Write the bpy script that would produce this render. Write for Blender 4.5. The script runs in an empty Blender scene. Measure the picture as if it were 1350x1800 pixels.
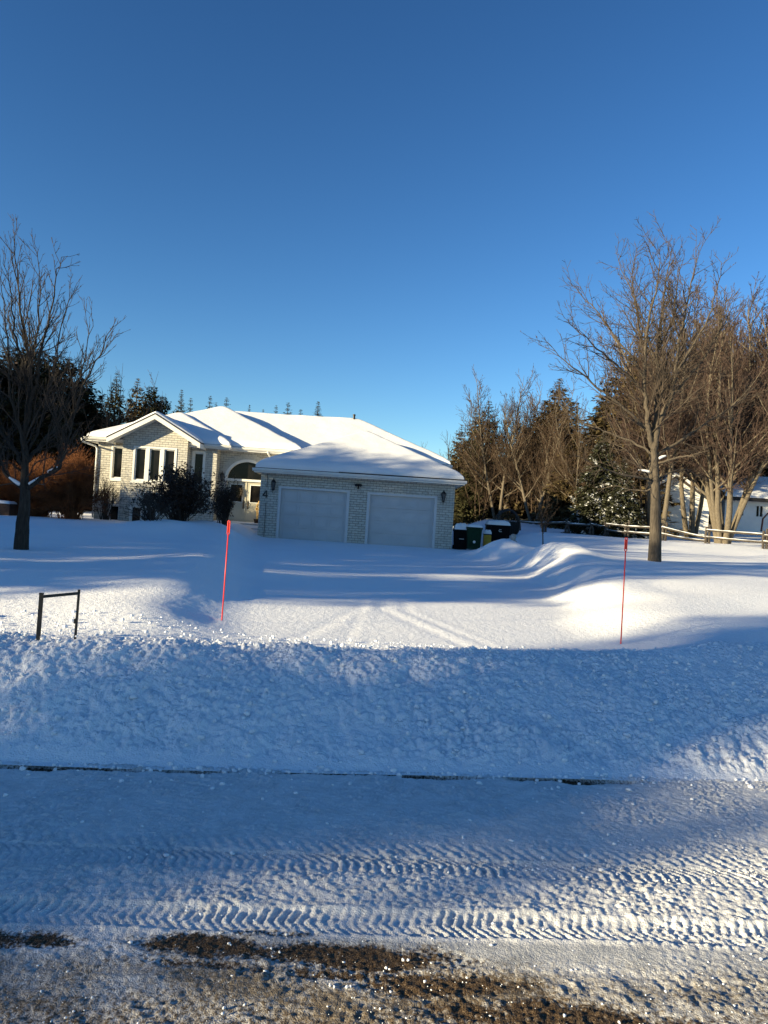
import bpy, bmesh, math, random
import numpy as np
from mathutils import Vector, Matrix

# ------------------------------------------------------------------ camera
sc = bpy.context.scene
col = sc.collection
FPX = 1300.0
ROLL = math.radians(3.6)
PITCH = math.radians(0.6)
CZ = 1.7
cam_d = bpy.data.cameras.new("camera")
cam_d.sensor_fit = 'HORIZONTAL'
cam_d.sensor_width = 36.0
cam_d.lens = 36.0 * FPX / 1350.0
cam_d.clip_start = 0.05
cam_d.clip_end = 2000.0
cam = bpy.data.objects.new("camera", cam_d)
col.objects.link(cam)
cam.matrix_world = (Matrix.Translation((0, 0, CZ)) @ Matrix.Rotation(math.pi / 2 + PITCH, 4, 'X')
                    @ Matrix.Rotation(ROLL, 4, 'Z'))
sc.camera = cam

# ------------------------------------------------------------------ sky, sun, exposure
SUN_EL = math.radians(12.5)
SUN_AZ = math.radians(29.0)          # light travels towards (cos, sin)
SD = (math.cos(SUN_AZ), math.sin(SUN_AZ))
world = bpy.data.worlds.new("World")
sc.world = world
world.use_nodes = True
wn = world.node_tree
for n in list(wn.nodes):
    wn.nodes.remove(n)
w_out = wn.nodes.new('ShaderNodeOutputWorld')
w_bg = wn.nodes.new('ShaderNodeBackground')
w_sky = wn.nodes.new('ShaderNodeTexSky')
w_sky.sky_type = 'NISHITA'
w_sky.sun_disc = False
w_sky.sun_elevation = SUN_EL
w_sky.sun_rotation = math.atan2(-SD[0], -SD[1])
w_sky.altitude = 200.0
w_sky.air_density = 1.0
w_sky.dust_density = 0.15
w_sky.ozone_density = 3.0
w_bg.inputs['Strength'].default_value = 0.05
w_hs = wn.nodes.new('ShaderNodeHueSaturation')
w_hs.inputs['Saturation'].default_value = 1.12
w_hs.inputs['Value'].default_value = 0.79
wn.links.new(w_sky.outputs[0], w_hs.inputs['Color'])
w_ga = wn.nodes.new('ShaderNodeGamma')
w_ga.inputs['Gamma'].default_value = 1.31
wn.links.new(w_hs.outputs[0], w_ga.inputs['Color'])
wn.links.new(w_ga.outputs[0], w_bg.inputs[0])
wn.links.new(w_bg.outputs[0], w_out.inputs[0])

sun_d = bpy.data.lights.new("sun", 'SUN')
sun_d.energy = 3.85
sun_d.angle = math.radians(0.53)
sun_d.color = (1.0, 0.84, 0.53)
sun = bpy.data.objects.new("sun", sun_d)
col.objects.link(sun)
sdir = Vector((SD[0] * math.cos(SUN_EL), SD[1] * math.cos(SUN_EL), -math.sin(SUN_EL)))
sun.rotation_euler = sdir.to_track_quat('-Z', 'Y').to_euler()
sun.location = (-20, -12, 20)

sc.view_settings.view_transform = 'Standard'
sc.view_settings.look = 'None'
sc.view_settings.gamma = 1.0
sc.view_settings.exposure = 1.75
sc.cycles.max_bounces = 6
sc.cycles.diffuse_bounces = 3
sc.cycles.use_denoising = True

# ------------------------------------------------------------------ helpers
def at(px, py, Y):
    """point of the place seen at photo pixel (px,py) when it stands Y metres ahead"""
    u = (px - 675) / FPX
    v = (900 - py) / FPX
    x = u * math.cos(ROLL) - v * math.sin(ROLL)
    z = u * math.sin(ROLL) + v * math.cos(ROLL)
    d = (x, math.cos(PITCH) - z * math.sin(PITCH), math.sin(PITCH) + z * math.cos(PITCH))
    k = Y / d[1]
    return Vector((d[0] * k, Y, CZ + d[2] * k))

def hash2(ix, iy, seed):
    h = (ix.astype(np.int64) * 374761393 + iy.astype(np.int64) * 668265263 + seed * 1442695041) & 0xffffffff
    h = ((h ^ (h >> 13)) * 1274126177) & 0xffffffff
    h = h ^ (h >> 16)
    return (h & 0xffff) / 65535.0

def vnoise(x, y, seed=0):
    ix = np.floor(x); iy = np.floor(y)
    fx = x - ix; fy = y - iy
    fx = fx * fx * fx * (fx * (fx * 6 - 15) + 10)
    fy = fy * fy * fy * (fy * (fy * 6 - 15) + 10)
    a = hash2(ix, iy, seed); b = hash2(ix + 1, iy, seed)
    c = hash2(ix, iy + 1, seed); d = hash2(ix + 1, iy + 1, seed)
    return (a + (b - a) * fx) * (1 - fy) + (c + (d - c) * fx) * fy

def fbm(x, y, seed=0, octv=4, gain=0.5):
    s = 0; amp = 1.0; tot = 0
    for i in range(octv):
        s = s + amp * vnoise(x * 2 ** i + 17.3 * i, y * 2 ** i - 9.1 * i, seed + i)
        tot += amp; amp *= gain
    return s / tot

def lumps(x, y, seed, r=0.46):
    """rounded clods: worley-like bumps, 0..1"""
    ix = np.floor(x); iy = np.floor(y)
    best = np.zeros_like(x)
    for dx in (-1, 0, 1):
        for dy in (-1, 0, 1):
            cx = ix + dx; cy = iy + dy
            px = cx + 0.15 + 0.7 * hash2(cx, cy, seed)
            py = cy + 0.15 + 0.7 * hash2(cx, cy, seed + 1)
            rr = r * (0.45 + 0.9 * hash2(cx, cy, seed + 2))
            q = 1 - ((x - px) ** 2 + (y - py) ** 2) / (rr * rr)
            best = np.maximum(best, np.sqrt(np.clip(q, 0, 1)) * rr / r)
    return best

def sstep(a, b, x):
    t = np.clip((x - a) / (b - a), 0, 1)
    return t * t * (3 - 2 * t)

class MB:
    def __init__(self):
        self.v = []; self.f = []; self.m = []
    def poly(self, pts, mi=0):
        n = len(self.v)
        self.v.extend([tuple(p) for p in pts])
        self.f.append(tuple(range(n, n + len(pts)))); self.m.append(mi)
    def box(self, x0, x1, y0, y1, z0, z1, mi=0, M=None):
        n = len(self.v)
        P = [(x0, y0, z0), (x1, y0, z0), (x1, y1, z0), (x0, y1, z0), (x0, y0, z1), (x1, y0, z1), (x1, y1, z1), (x0, y1, z1)]
        if M is not None:
            P = [tuple(M @ Vector(p)) for p in P]
        self.v.extend(P)
        for q in ((0, 3, 2, 1), (4, 5, 6, 7), (0, 1, 5, 4), (1, 2, 6, 5), (2, 3, 7, 6), (3, 0, 4, 7)):
            self.f.append(tuple(n + i for i in q)); self.m.append(mi)
    def tube(self, pts, radii, sides=5, cap=True, mi=0):
        pts = [Vector(p) for p in pts]
        n0 = len(self.v)
        k = len(pts)
        a = None
        for i, p in enumerate(pts):
            t = (pts[min(i + 1, k - 1)] - pts[max(i - 1, 0)])
            if t.length < 1e-9: t = Vector((0, 0, 1))
            t.normalize()
            if a is None:
                a = t.cross(Vector((0, 1, 0)) if abs(t.y) < .8 else Vector((1, 0, 0)))
            else:
                a = a - t * a.dot(t)
                if a.length < 1e-4: a = t.cross(Vector((0, 1, 0)) if abs(t.y) < .8 else Vector((1, 0, 0)))
            a.normalize(); b = t.cross(a)
            r = radii[i] if hasattr(radii, '__len__') else radii
            for s in range(sides):
                th = 2 * math.pi * s / sides
                q = p + a * (r * math.cos(th)) + b * (r * math.sin(th))
                self.v.append((q.x, q.y, q.z))
        for i in range(k - 1):
            for s in range(sides):
                a0 = n0 + i * sides + s; a1 = n0 + i * sides + (s + 1) % sides
                self.f.append((a0, a1, a1 + sides, a0 + sides)); self.m.append(mi)
        if cap and sides > 2:
            self.f.append(tuple(n0 + s for s in range(sides))[::-1]); self.m.append(mi)
            self.f.append(tuple(n0 + (k - 1) * sides + s for s in range(sides))); self.m.append(mi)
    def lathe(self, prof, c, sides=16, mi=0):
        n0 = len(self.v)
        for (r, z) in prof:
            for s in range(sides):
                th = 2 * math.pi * s / sides
                self.v.append((c[0] + r * math.cos(th), c[1] + r * math.sin(th), c[2] + z))
        for i in range(len(prof) - 1):
            for s in range(sides):
                a0 = n0 + i * sides + s; a1 = n0 + i * sides + (s + 1) % sides
                self.f.append((a0, a1, a1 + sides, a0 + sides)); self.m.append(mi)
        self.f.append(tuple(n0 + s for s in range(sides))[::-1]); self.m.append(mi)
        self.f.append(tuple(n0 + (len(prof) - 1) * sides + s for s in range(sides))); self.m.append(mi)
    def mesh(self, name, mats, smooth=False):
        me = bpy.data.meshes.new(name)
        me.from_pydata(self.v, [], self.f)
        if not isinstance(mats, (list, tuple)): mats = [mats]
        for m in mats: me.materials.append(m)
        if len(mats) > 1:
            me.polygons.foreach_set('material_index', np.array(self.m, dtype=np.int32))
        if smooth:
            me.polygons.foreach_set('use_smooth', np.ones(len(me.polygons), dtype=bool))
        me.update()
        return me
    def build(self, name, mats, parent=None, smooth=False, bevel=0.0):
        me = self.mesh(name, mats, smooth)
        if bevel:
            bm = bmesh.new(); bm.from_mesh(me)
            bmesh.ops.bevel(bm, geom=bm.edges[:], offset=bevel, segments=2, affect='EDGES', clamp_overlap=True)
            bm.to_mesh(me); bm.free()
        return link(name, me, parent)

def link(name, me, parent=None):
    o = bpy.data.objects.new(name, me)
    col.objects.link(o)
    if parent is not None:
        o.parent = parent
        o.matrix_parent_inverse = parent.matrix_basis.inverted()
    return o

def tag(o, label=None, cat=None, group=None, kind=None):
    if label: o['label'] = label
    if cat: o['category'] = cat
    if group: o['group'] = group
    if kind: o['kind'] = kind
    return o

def empty(name, loc, label, cat, group=None):
    o = bpy.data.objects.new(name, None)
    col.objects.link(o)
    o.location = loc
    o.empty_display_size = 0.2
    return tag(o, label, cat, group)

def copy_tree(o, loc, rz=0.0, scale=(1, 1, 1), label=None, cat=None, group=None):
    c = o.copy(); col.objects.link(c)
    c.location = loc; c.rotation_euler = (0, 0, rz); c.scale = scale
    if label: c['label'] = label
    if cat: c['category'] = cat
    if group: c['group'] = group
    for ch in list(o.children):
        d = ch.copy(); col.objects.link(d); d.parent = c
        for g in list(ch.children):
            e = g.copy(); col.objects.link(e); e.parent = d
    return c

def grid_mesh(name, X, Y, Z, mats, attrs=None):
    ny, nx = X.shape
    me = bpy.data.meshes.new(name)
    me.vertices.add(nx * ny)
    co = np.empty((nx * ny, 3), dtype=np.float32)
    co[:, 0] = X.ravel(); co[:, 1] = Y.ravel(); co[:, 2] = Z.ravel()
    me.vertices.foreach_set('co', co.ravel())
    idx = np.arange(nx * ny).reshape(ny, nx)
    q = np.stack([idx[:-1, :-1], idx[:-1, 1:], idx[1:, 1:], idx[1:, :-1]], axis=-1).reshape(-1, 4)
    nf = len(q)
    me.loops.add(nf * 4)
    me.loops.foreach_set('vertex_index', q.ravel().astype(np.int32))
    me.polygons.add(nf)
    me.polygons.foreach_set('loop_start', (np.arange(nf) * 4).astype(np.int32))
    me.polygons.foreach_set('use_smooth', np.ones(nf, dtype=bool))
    me.update(calc_edges=True)
    for m in (mats if isinstance(mats, list) else [mats]):
        me.materials.append(m)
    for k, a in (attrs or {}).items():
        at_ = me.attributes.new(k, 'FLOAT', 'POINT')
        at_.data.foreach_set('value', a.ravel().astype(np.float32))
    me.validate()
    return me

# ------------------------------------------------------------------ materials
def new_mat(name):
    m = bpy.data.materials.new(name)
    m.use_nodes = True
    nt = m.node_tree
    return m, nt, nt.nodes['Principled BSDF']

def coords(nt, kind='Object', scale=None):
    tc = nt.nodes.new('ShaderNodeTexCoord')
    return tc.outputs[kind]

def noise(nt, vec, scale, detail=3.0, rough=0.5):
    n = nt.nodes.new('ShaderNodeTexNoise')
    n.inputs['Scale'].default_value = scale
    n.inputs['Detail'].default_value = detail
    n.inputs['Roughness'].default_value = rough
    nt.links.new(vec, n.inputs['Vector'])
    return n.outputs['Fac']

def ramp(nt, fac, stops):
    r = nt.nodes.new('ShaderNodeValToRGB')
    els = r.color_ramp.elements
    while len(els) < len(stops): els.new(0.5)
    for e, (p, c) in zip(els, stops):
        e.position = p
        e.color = (c[0], c[1], c[2], 1) if hasattr(c, '__len__') else (c, c, c, 1)
    nt.links.new(fac, r.inputs['Fac'])
    return r.outputs['Color']

def bump(nt, b, h, strength, dist):
    n = nt.nodes.new('ShaderNodeBump')
    n.inputs['Strength'].default_value = strength
    n.inputs['Distance'].default_value = dist
    nt.links.new(h, n.inputs['Height'])
    nt.links.new(n.outputs['Normal'], b.inputs['Normal'])
    return n

def mixc(nt, fac, a, b):
    n = nt.nodes.new('ShaderNodeMix'); n.data_type = 'RGBA'
    for s, v in ((n.inputs[0], fac), (n.inputs[6], a), (n.inputs[7], b)):
        if hasattr(v, 'is_linked') or hasattr(v, 'node'): nt.links.new(v, s)
        elif hasattr(v, '__len__'): s.default_value = (v[0], v[1], v[2], 1)
        else: s.default_value = v
    return n.outputs[2]

def math_n(nt, op, a, b=None):
    n = nt.nodes.new('ShaderNodeMath'); n.operation = op
    for i, v in enumerate((a, b)):
        if v is None: continue
        if hasattr(v, 'node'): nt.links.new(v, n.inputs[i])
        else: n.inputs[i].default_value = v
    return n.outputs[0]

def plain(name, c, rough=0.6, var=0.25, nscale=6.0, metal=0.0, spec=0.4, bmp=0.0, bscale=60.0):
    m, nt, b = new_mat(name)
    v = coords(nt)
    f = noise(nt, v, nscale, 4)
    lo = [x * (1 - var) for x in c]; hi = [min(1, x * (1 + var)) for x in c]
    nt.links.new(ramp(nt, f, [(0.3, lo), (0.7, hi)]), b.inputs['Base Color'])
    b.inputs['Roughness'].default_value = rough
    b.inputs['Metallic'].default_value = metal
    b.inputs['Specular IOR Level'].default_value = spec
    if bmp:
        bump(nt, b, noise(nt, v, bscale, 3), bmp, 0.01)
    return m

def snow_mat(name, s1, s2, st, d, k=1.0):
    m, nt, b = new_mat(name)
    v = coords(nt)
    f = noise(nt, v, 0.7, 3)
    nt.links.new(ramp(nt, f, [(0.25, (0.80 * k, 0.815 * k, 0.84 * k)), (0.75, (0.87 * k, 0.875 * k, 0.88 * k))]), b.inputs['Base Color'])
    b.inputs['Roughness'].default_value = 0.7
    b.inputs['Specular IOR Level'].default_value = 0.15
    h = math_n(nt, 'ADD', noise(nt, v, s1, 4, 0.6), math_n(nt, 'MULTIPLY', noise(nt, v, s2, 2), 0.5))
    bump(nt, b, h, st, d)
    return m

M = {}
M['snow'] = snow_mat('snow', 16, 85, 0.75, 0.02)
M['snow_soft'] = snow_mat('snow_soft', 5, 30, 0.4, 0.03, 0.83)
M['snow_clod'] = snow_mat('snow_clod', 30, 120, 0.6, 0.01)

# road: packed snow, ice and gravel, mixed by where the plough and the wheels bared it
m, nt, b = new_mat('packed_snow_road')
v = coords(nt)
ga = nt.nodes.new('ShaderNodeAttribute'); ga.attribute_name = 'gravel'
ia = nt.nodes.new('ShaderNodeAttribute'); ia.attribute_name = 'ice'
n1 = noise(nt, v, 60, 4, 0.65)
n2 = noise(nt, v, 170, 2, 0.5)
n3 = noise(nt, v, 9, 4, 0.6)
gcol = ramp(nt, n2, [(0.3, (0.022, 0.014, 0.008)), (0.52, (0.085, 0.055, 0.031)), (0.75, (0.20, 0.15, 0.10))])
scol = ramp(nt, n3, [(0.3, (0.60, 0.60, 0.595)), (0.7, (0.76, 0.76, 0.755))])
icol = ramp(nt, n3, [(0.3, (0.33, 0.34, 0.35)), (0.7, (0.52, 0.52, 0.52))])
sa_ = nt.nodes.new('ShaderNodeAttribute'); sa_.attribute_name = 'slush'
sl = ramp(nt, math_n(nt, 'ADD', sa_.outputs['Fac'], math_n(nt, 'MULTIPLY', math_n(nt, 'SUBTRACT', n1, 0.5), 1.3)), [(0.25, 0.0), (0.95, 1.0)])
base = mixc(nt, sl, mixc(nt, ia.outputs['Fac'], scol, icol), (0.17, 0.14, 0.105))
gf = math_n(nt, 'ADD', ga.outputs['Fac'], math_n(nt, 'MULTIPLY', math_n(nt, 'SUBTRACT', n1, 0.5), 1.7))
gfr = ramp(nt, gf, [(0.34, 0.0), (0.80, 1.0)])
nt.links.new(mixc(nt, gfr, base, gcol), b.inputs['Base Color'])
b.inputs['Roughness'].default_value = 0.75
b.inputs['Specular IOR Level'].default_value = 0.12
bump(nt, b, math_n(nt, 'ADD', n1, math_n(nt, 'MULTIPLY', n2, 0.7)), 0.7, 0.012)
M['road'] = m

# painted brick
m, nt, b = new_mat('white_painted_brick')
tc = nt.nodes.new('ShaderNodeTexCoord')
sp = nt.nodes.new('ShaderNodeSeparateXYZ'); nt.links.new(tc.outputs['Object'], sp.inputs[0])
cb = nt.nodes.new('ShaderNodeCombineXYZ')
nt.links.new(math_n(nt, 'ADD', sp.outputs[0], sp.outputs[1]), cb.inputs[0]); nt.links.new(sp.outputs[2], cb.inputs[1])
br = nt.nodes.new('ShaderNodeTexBrick')
br.offset = 0.5
br.inputs['Color1'].default_value = (0.56, 0.535, 0.465, 1)
br.inputs['Color2'].default_value = (0.44, 0.42, 0.37, 1)
br.inputs['Mortar'].default_value = (0.24, 0.235, 0.22, 1)
br.inputs['Scale'].default_value = 1.0
br.inputs['Mortar Size'].default_value = 0.0095
br.inputs['Mortar Smooth'].default_value = 0.25
br.inputs['Bias'].default_value = -0.25
br.inputs['Brick Width'].default_value = 0.25
br.inputs['Row Height'].default_value = 0.098
nt.links.new(cb.outputs[0], br.inputs['Vector'])
nz = noise(nt, tc.outputs['Object'], 9, 4)
mx = nt.nodes.new('ShaderNodeMix'); mx.data_type = 'RGBA'; mx.blend_type = 'MULTIPLY'
mx.inputs[0].default_value = 1.0
nt.links.new(br.outputs['Color'], mx.inputs[6])
nt.links.new(ramp(nt, nz, [(0.3, (0.80, 0.79, 0.77)), (0.65, (1, 1, 1))]), mx.inputs[7])
nt.links.new(mx.outputs[2], b.inputs['Base Color'])
b.inputs['Roughness'].default_value = 0.75
b.inputs['Specular IOR Level'].default_value = 0.2
inv = math_n(nt, 'SUBTRACT', 1.0, br.outputs['Fac'])
bump(nt, b, math_n(nt, 'ADD', inv, math_n(nt, 'MULTIPLY', noise(nt, tc.outputs['Object'], 35, 4), 0.6)), 0.8, 0.02)
M['brick'] = m

M['white'] = plain('white_paint', (0.66, 0.65, 0.61), 0.5, 0.05, 3)
M['trim'] = plain('garage_trim_paint', (0.50, 0.51, 0.52), 0.5, 0.05, 3)
M['soffit'] = plain('soffit_paint', (0.70, 0.68, 0.64), 0.6, 0.05, 3)
M['garage'] = plain('garage_door_paint', (0.43, 0.45, 0.47), 0.45, 0.05, 2)
M['door'] = plain('beige_door_paint', (0.40, 0.375, 0.29), 0.5, 0.06, 4)
M['black'] = plain('black_metal', (0.012, 0.012, 0.013), 0.45, 0.3, 12)
M['bronze'] = plain('bronze_metal', (0.04, 0.025, 0.015), 0.4, 0.3, 12, metal=0.5)
M['shingle'] = plain('dark_shingle', (0.035, 0.032, 0.032), 0.9, 0.4, 20)
M['wood_dark'] = plain('brown_board', (0.055, 0.028, 0.018), 0.7, 0.3, 8)
M['orange'] = plain('orange_plastic', (0.62, 0.03, 0.015), 0.4, 0.12, 10)
M['gunmetal'] = plain('dark_grey_steel', (0.035, 0.033, 0.03), 0.5, 0.35, 16, metal=0.3)
M['green_bin'] = plain('green_plastic', (0.008, 0.030, 0.016), 0.75, 0.2, 7, spec=.12)
M['black_bin'] = plain('black_plastic', (0.004, 0.004, 0.005), 0.75, 0.25, 7, spec=.1)
M['yellow'] = plain('yellow_plastic', (0.42, 0.25, 0.01), 0.5, 0.2, 7)
M['mesh'] = plain('black_mesh_cloth', (0.012, 0.012, 0.012), 0.9, 0.3, 30)
M['pale'] = plain('pale_print', (0.55, 0.55, 0.53), 0.6, 0.1, 30)
M['rail'] = plain('weathered_rail', (0.05, 0.041, 0.033), 0.85, 0.4, 14, bmp=0.6, bscale=40)
M['siding'] = plain('white_siding', (0.74, 0.73, 0.70), 0.6, 0.06, 2)
M['straw'] = plain('dried_gold_stalk', (0.62, 0.40, 0.14), 0.7, 0.3, 20)
M['redwood'] = plain('red_brown_stain', (0.10, 0.028, 0.018), 0.7, 0.3, 9)
M['tan'] = plain('tan_lumber', (0.30, 0.19, 0.07), 0.8, 0.3, 9)
M['stone'] = plain('grey_stone', (0.33, 0.32, 0.30), 0.9, 0.3, 14)
M['wreath'] = plain('wreath_twigs', (0.045, 0.034, 0.02), 0.85, 0.5, 25)

m, nt, b = new_mat('dark_glass')
v = coords(nt)
nt.links.new(ramp(nt, noise(nt, v, 2.2, 3), [(0.35, (0.004, 0.004, 0.005)), (0.75, (0.016, 0.014, 0.013))]), b.inputs['Base Color'])
b.inputs['Roughness'].default_value = 0.08
b.inputs['Specular IOR Level'].default_value = 0.12
M['glass'] = m
M['lampglass'] = plain('lamp_glass', (0.10, 0.10, 0.10), 0.1, 0.2, 10)

def bark(name, c, var=0.45):
    m, nt, b = new_mat(name)
    tc = nt.nodes.new('ShaderNodeTexCoord')
    mp = nt.nodes.new('ShaderNodeMapping'); mp.inputs['Scale'].default_value = (1, 1, 0.14)
    nt.links.new(tc.outputs['Object'], mp.inputs['Vector'])
    f = noise(nt, mp.outputs[0], 38, 5, 0.65)
    nt.links.new(ramp(nt, f, [(0.32, [x * (1 - var) for x in c]), (0.68, [x * (1 + var) for x in c])]), b.inputs['Base Color'])
    b.inputs['Roughness'].default_value = 0.9
    b.inputs['Specular IOR Level'].default_value = 0.1
    bump(nt, b, f, 0.9, 0.03)
    return m
M['bark_maple'] = bark('maple_bark', (0.085, 0.070, 0.054))
M['bark_dark'] = bark('dark_bark', (0.038, 0.033, 0.028))
M['bark_pale'] = bark('pale_bark', (0.13, 0.108, 0.08))
M['twig_maple'] = plain('maple_twigs', (0.068, 0.053, 0.041), 0.85, 0.3, 3, spec=0.1)
M['twig_dark'] = plain('dark_twigs', (0.05, 0.041, 0.034), 0.85, 0.3, 3, spec=0.1)
M['twig_red'] = plain('reddish_twigs', (0.068, 0.046, 0.037), 0.85, 0.3, 3, spec=0.1)
M['twig_brown'] = plain('brown_twigs', (0.070, 0.048, 0.033), 0.85, 0.3, 3, spec=0.1)
M['twig_rust'] = plain('rust_twigs', (0.125, 0.050, 0.021), 0.85, 0.45, 3, spec=0.1)
M['leaf_dark'] = plain('dark_plum_leaves', (0.030, 0.016, 0.009), 0.55, 0.5, 9, spec=0.25)
M['dead_leaf'] = plain('dead_leaf', (0.06, 0.035, 0.02), 0.8, 0.4, 9)

def needles(name, c, snow=0.0, var=0.5):
    m, nt, b = new_mat(name)
    v = coords(nt)
    f = noise(nt, v, 1.6, 4, 0.7)
    cc = ramp(nt, f, [(0.3, [x * (1 - var) for x in c]), (0.7, [x * (1 + var) for x in c])])
    if snow:
        g = nt.nodes.new('ShaderNodeNewGeometry')
        s = nt.nodes.new('ShaderNodeSeparateXYZ'); nt.links.new(g.outputs['Position'], s.inputs[0])
        f2 = noise(nt, v, 1.5, 4, 0.7)
        k = ramp(nt, f2, [(1 - snow - 0.03, 0.0), (1 - snow + 0.03, 1.0)])
        cc = mixc(nt, k, cc, (0.8, 0.81, 0.83))
    nt.links.new(cc, b.inputs['Base Color'])
    b.inputs['Roughness'].default_value = 0.85
    b.inputs['Specular IOR Level'].default_value = 0.1
    return m
M['needle'] = needles('spruce_needles', (0.048, 0.046, 0.021))
M['needle_brown'] = needles('brown_green_needles', (0.088, 0.066, 0.031))
M['needle_snow'] = needles('snowy_spruce_needles', (0.040, 0.042, 0.022), 0.40)
M['needle_black'] = needles('dark_pine_needles', (0.016, 0.018, 0.009))

# ------------------------------------------------------------------ the lie of the land
def ye(x):
    return 5.0 + 0.09 * np.clip(x, -40, 40) + 0.04 * np.sin(np.asarray(x) * 0.9)

LY = [4, 6, 8, 10, 14.6, 20, 27, 33, 45, 80, 400]
LZ = [.48, .49, .51, .55, .66, .80, .93, .97, 1.2, 1.6, 4]
DY = [4, 6, 8, 12, 20, 27, 30, 40]
DZ = [.44, .45, .41, .42, .50, .60, .68, .8]
RY = [4, 6, 8, 10, 14, 20, 27, 31, 38, 45, 52, 80, 400]
RZ = [.48, .49, .54, .66, .86, 1.05, 1.22, 1.55, 1.60, 1.95, 2.4, 3.0, 6]

def xr_edge(y):
    return np.interp(y, [7, 9.4, 11.3, 15, 19.7, 26, 32], [2.3, 2.6, 2.9, 3.5, 4.0, 3.4, 3.1]) + 0.12 * np.sin(y * 1.7)
def xl_edge(y):
    return np.interp(y, [6, 8.3, 12, 20, 27, 33], [-1.3, -1.75, -2.3, -3.6, -5.0, -5.2])

def zg(x, y):
    """smooth snow surface beyond the road edge"""
    x = np.asarray(x, dtype=float); y = np.asarray(y, dtype=float)
    d = y - ye(x)
    zl = np.interp(y, LY, LZ) + 0.10 * (fbm(x * .35, y * .35, 3, 2) - .5) * sstep(6, 9, y)
    zd = np.interp(y, DY, DZ)
    zr = np.interp(y, RY, RZ) + 0.12 * (fbm(x * .3 + 5, y * .3, 4, 2) - .5) * sstep(8, 12, y)
    xl = xl_edge(y); xr = xr_edge(y)
    wr = np.interp(y, [8, 14, 20, 28], [1.8, 1.6, 1.5, 4.0])
    tl = 1 - sstep(xl - 0.9, xl + 0.35, x)
    tr = sstep(xr - 0.25, xr + wr, x)
    z = zd + (zl - zd) * tl + (zr - zd) * tr
    # crest thrown up along the driveway edges
    wav = 0.5 + 0.5 * np.sin(y * 2.3 + 0.9 * np.sin(y * 0.7) + x * 0.6)
    z = z + np.interp(y, [9, 13, 18, 22], [.04, .12, .18, .22]) * np.exp(-((x - xr - 0.75) / 0.6) ** 2) * sstep(8.5, 11, y) * (1 - sstep(26, 29, y)) * (0.45 + 0.75 * wav)
    z = z + 0.07 * np.exp(-((x - xl + 0.9) / 0.7) ** 2) * sstep(6.5, 8, y) * (1 - sstep(12, 18, y))
    # ripples on the right lawn
    z = z + 0.017 * np.sin(y * 3.1 - x * 0.9 + 1.5 * np.sin(x * .5)) * sstep(xr + .5, xr + 1.5, x) * sstep(8.5, 10, y) * (1 - sstep(13, 19, y)) * (1 - sstep(5, 9, x))
    # named mounds
    def g(cx, cy, sx, sy, h):
        return h * np.exp(-((x - cx) / sx) ** 2 - ((y - cy) / sy) ** 2)
    z = z + g(4.0, 25.6, 1.0, 1.4, .46) + g(4.9, 20.5, 1.0, 1.6, .28) + g(-7.2, 23.4, 1.6, 1.2, .34)
    z = z + g(-6.2, 25.6, 1.3, 1.6, .40) + g(-4.5, 10.2, 2.6, 1.1, .14) + g(-3.2, 7.8, 1.5, 1.0, .05)
    z = z + g(-6.2, 30.5, .9, 1.2, .22) + g(-3.0, 14.5, 1.5, 2.2, .10)
    # faint old wheel ruts in the driveway
    on = sstep(6.8, 7.6, y) * (1 - sstep(11.0, 14, y))
    for (xa, xb, w, dd) in ((-.95, -.30, .09, .035), (-.35, -.22, .07, .02), (1.25, .05, .10, .045), (1.55, .40, .08, .025)):
        xc = np.interp(y, [7.0, 10.5], [xa, xb])
        z = z - .14 * dd * np.exp(-((x - xc) / w) ** 2) * on + dd * .08 * np.exp(-((x - xc - 2 * w) / w) ** 2) * on
    # the ploughed bank beside the road
    w = np.interp(x, [-4, -2.5, 0, 3, 6], [1.15, 1.25, 1.75, 2.3, 2.6]) + .12 * (fbm(x * .8, x * 0 + 3, 9, 2) - .5)
    t = np.clip(d / w, 0, 1)
    prof = np.sin(t * math.pi / 2) ** 1.15
    crest = .06 * np.exp(-((d - w * 1.02) / .38) ** 2)
    z = z * prof + crest * sstep(0, .4, d)
    return z

def snow_z(x, y):
    return float(zg(np.array([x]), np.array([y]))[0])

def axis(lo, hi, step, far_lo, far_hi, grow=1.05):
    a = list(np.arange(lo, hi, step))
    s = step; x = a[-1]; up = []
    while x < far_hi:
        s *= grow; x += s; up.append(x)
    s = step; x = lo; dn = []
    while x > far_lo:
        s *= grow; x -= s; dn.append(x)
    return np.array(dn[::-1] + a + up)

# snow-covered ground with the ploughed bank
xs = axis(-4.3, 5.3, .0125, -420, 420, 1.06)
ds = axis(-.04, 3.6, .0125, -.05, 420, 1.028)
X, D = np.meshgrid(xs, ds)
Yg = D + ye(X)
Z = zg(X, Yg)
w_ = np.interp(X, [-4, -2.5, 0, 3, 6], [1.15, 1.25, 1.75, 2.3, 2.6])
near = (np.abs(X) < 9)
rough = sstep(.0, .25, D) * (1 - sstep(w_ + .25, w_ + .75, D + .35 * (fbm(X * 2.1, Yg * 2.1, 31, 3) - .5)))
Xw = X + .05 * (fbm(X * 9, Yg * 9, 41, 2) - .5); Yw = Yg + .05 * (fbm(X * 9, Yg * 9, 43, 2) - .5)
ch = 0.014 * lumps(Xw * 9, Yw * 7, 5) * sstep(.50, .66, fbm(X * 2.5, Yg * 2.5, 51, 2)) + 0.011 * lumps(Xw * 21, Yw * 14, 11) * sstep(.35, .6, fbm(X * 4, Yg * 3, 53, 2)) + 0.009 * lumps(Xw * 42, Yw * 30, 13) \
    + .034 * (fbm(X * 16, Yg * 9, 27, 4, .68) - .5) + .085 * (fbm(X * 3.2, Yg * 2.2, 21, 4, .55) - .5) + .02 * (fbm(X * 40, Yg * 40, 23, 2) - .5)
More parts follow.
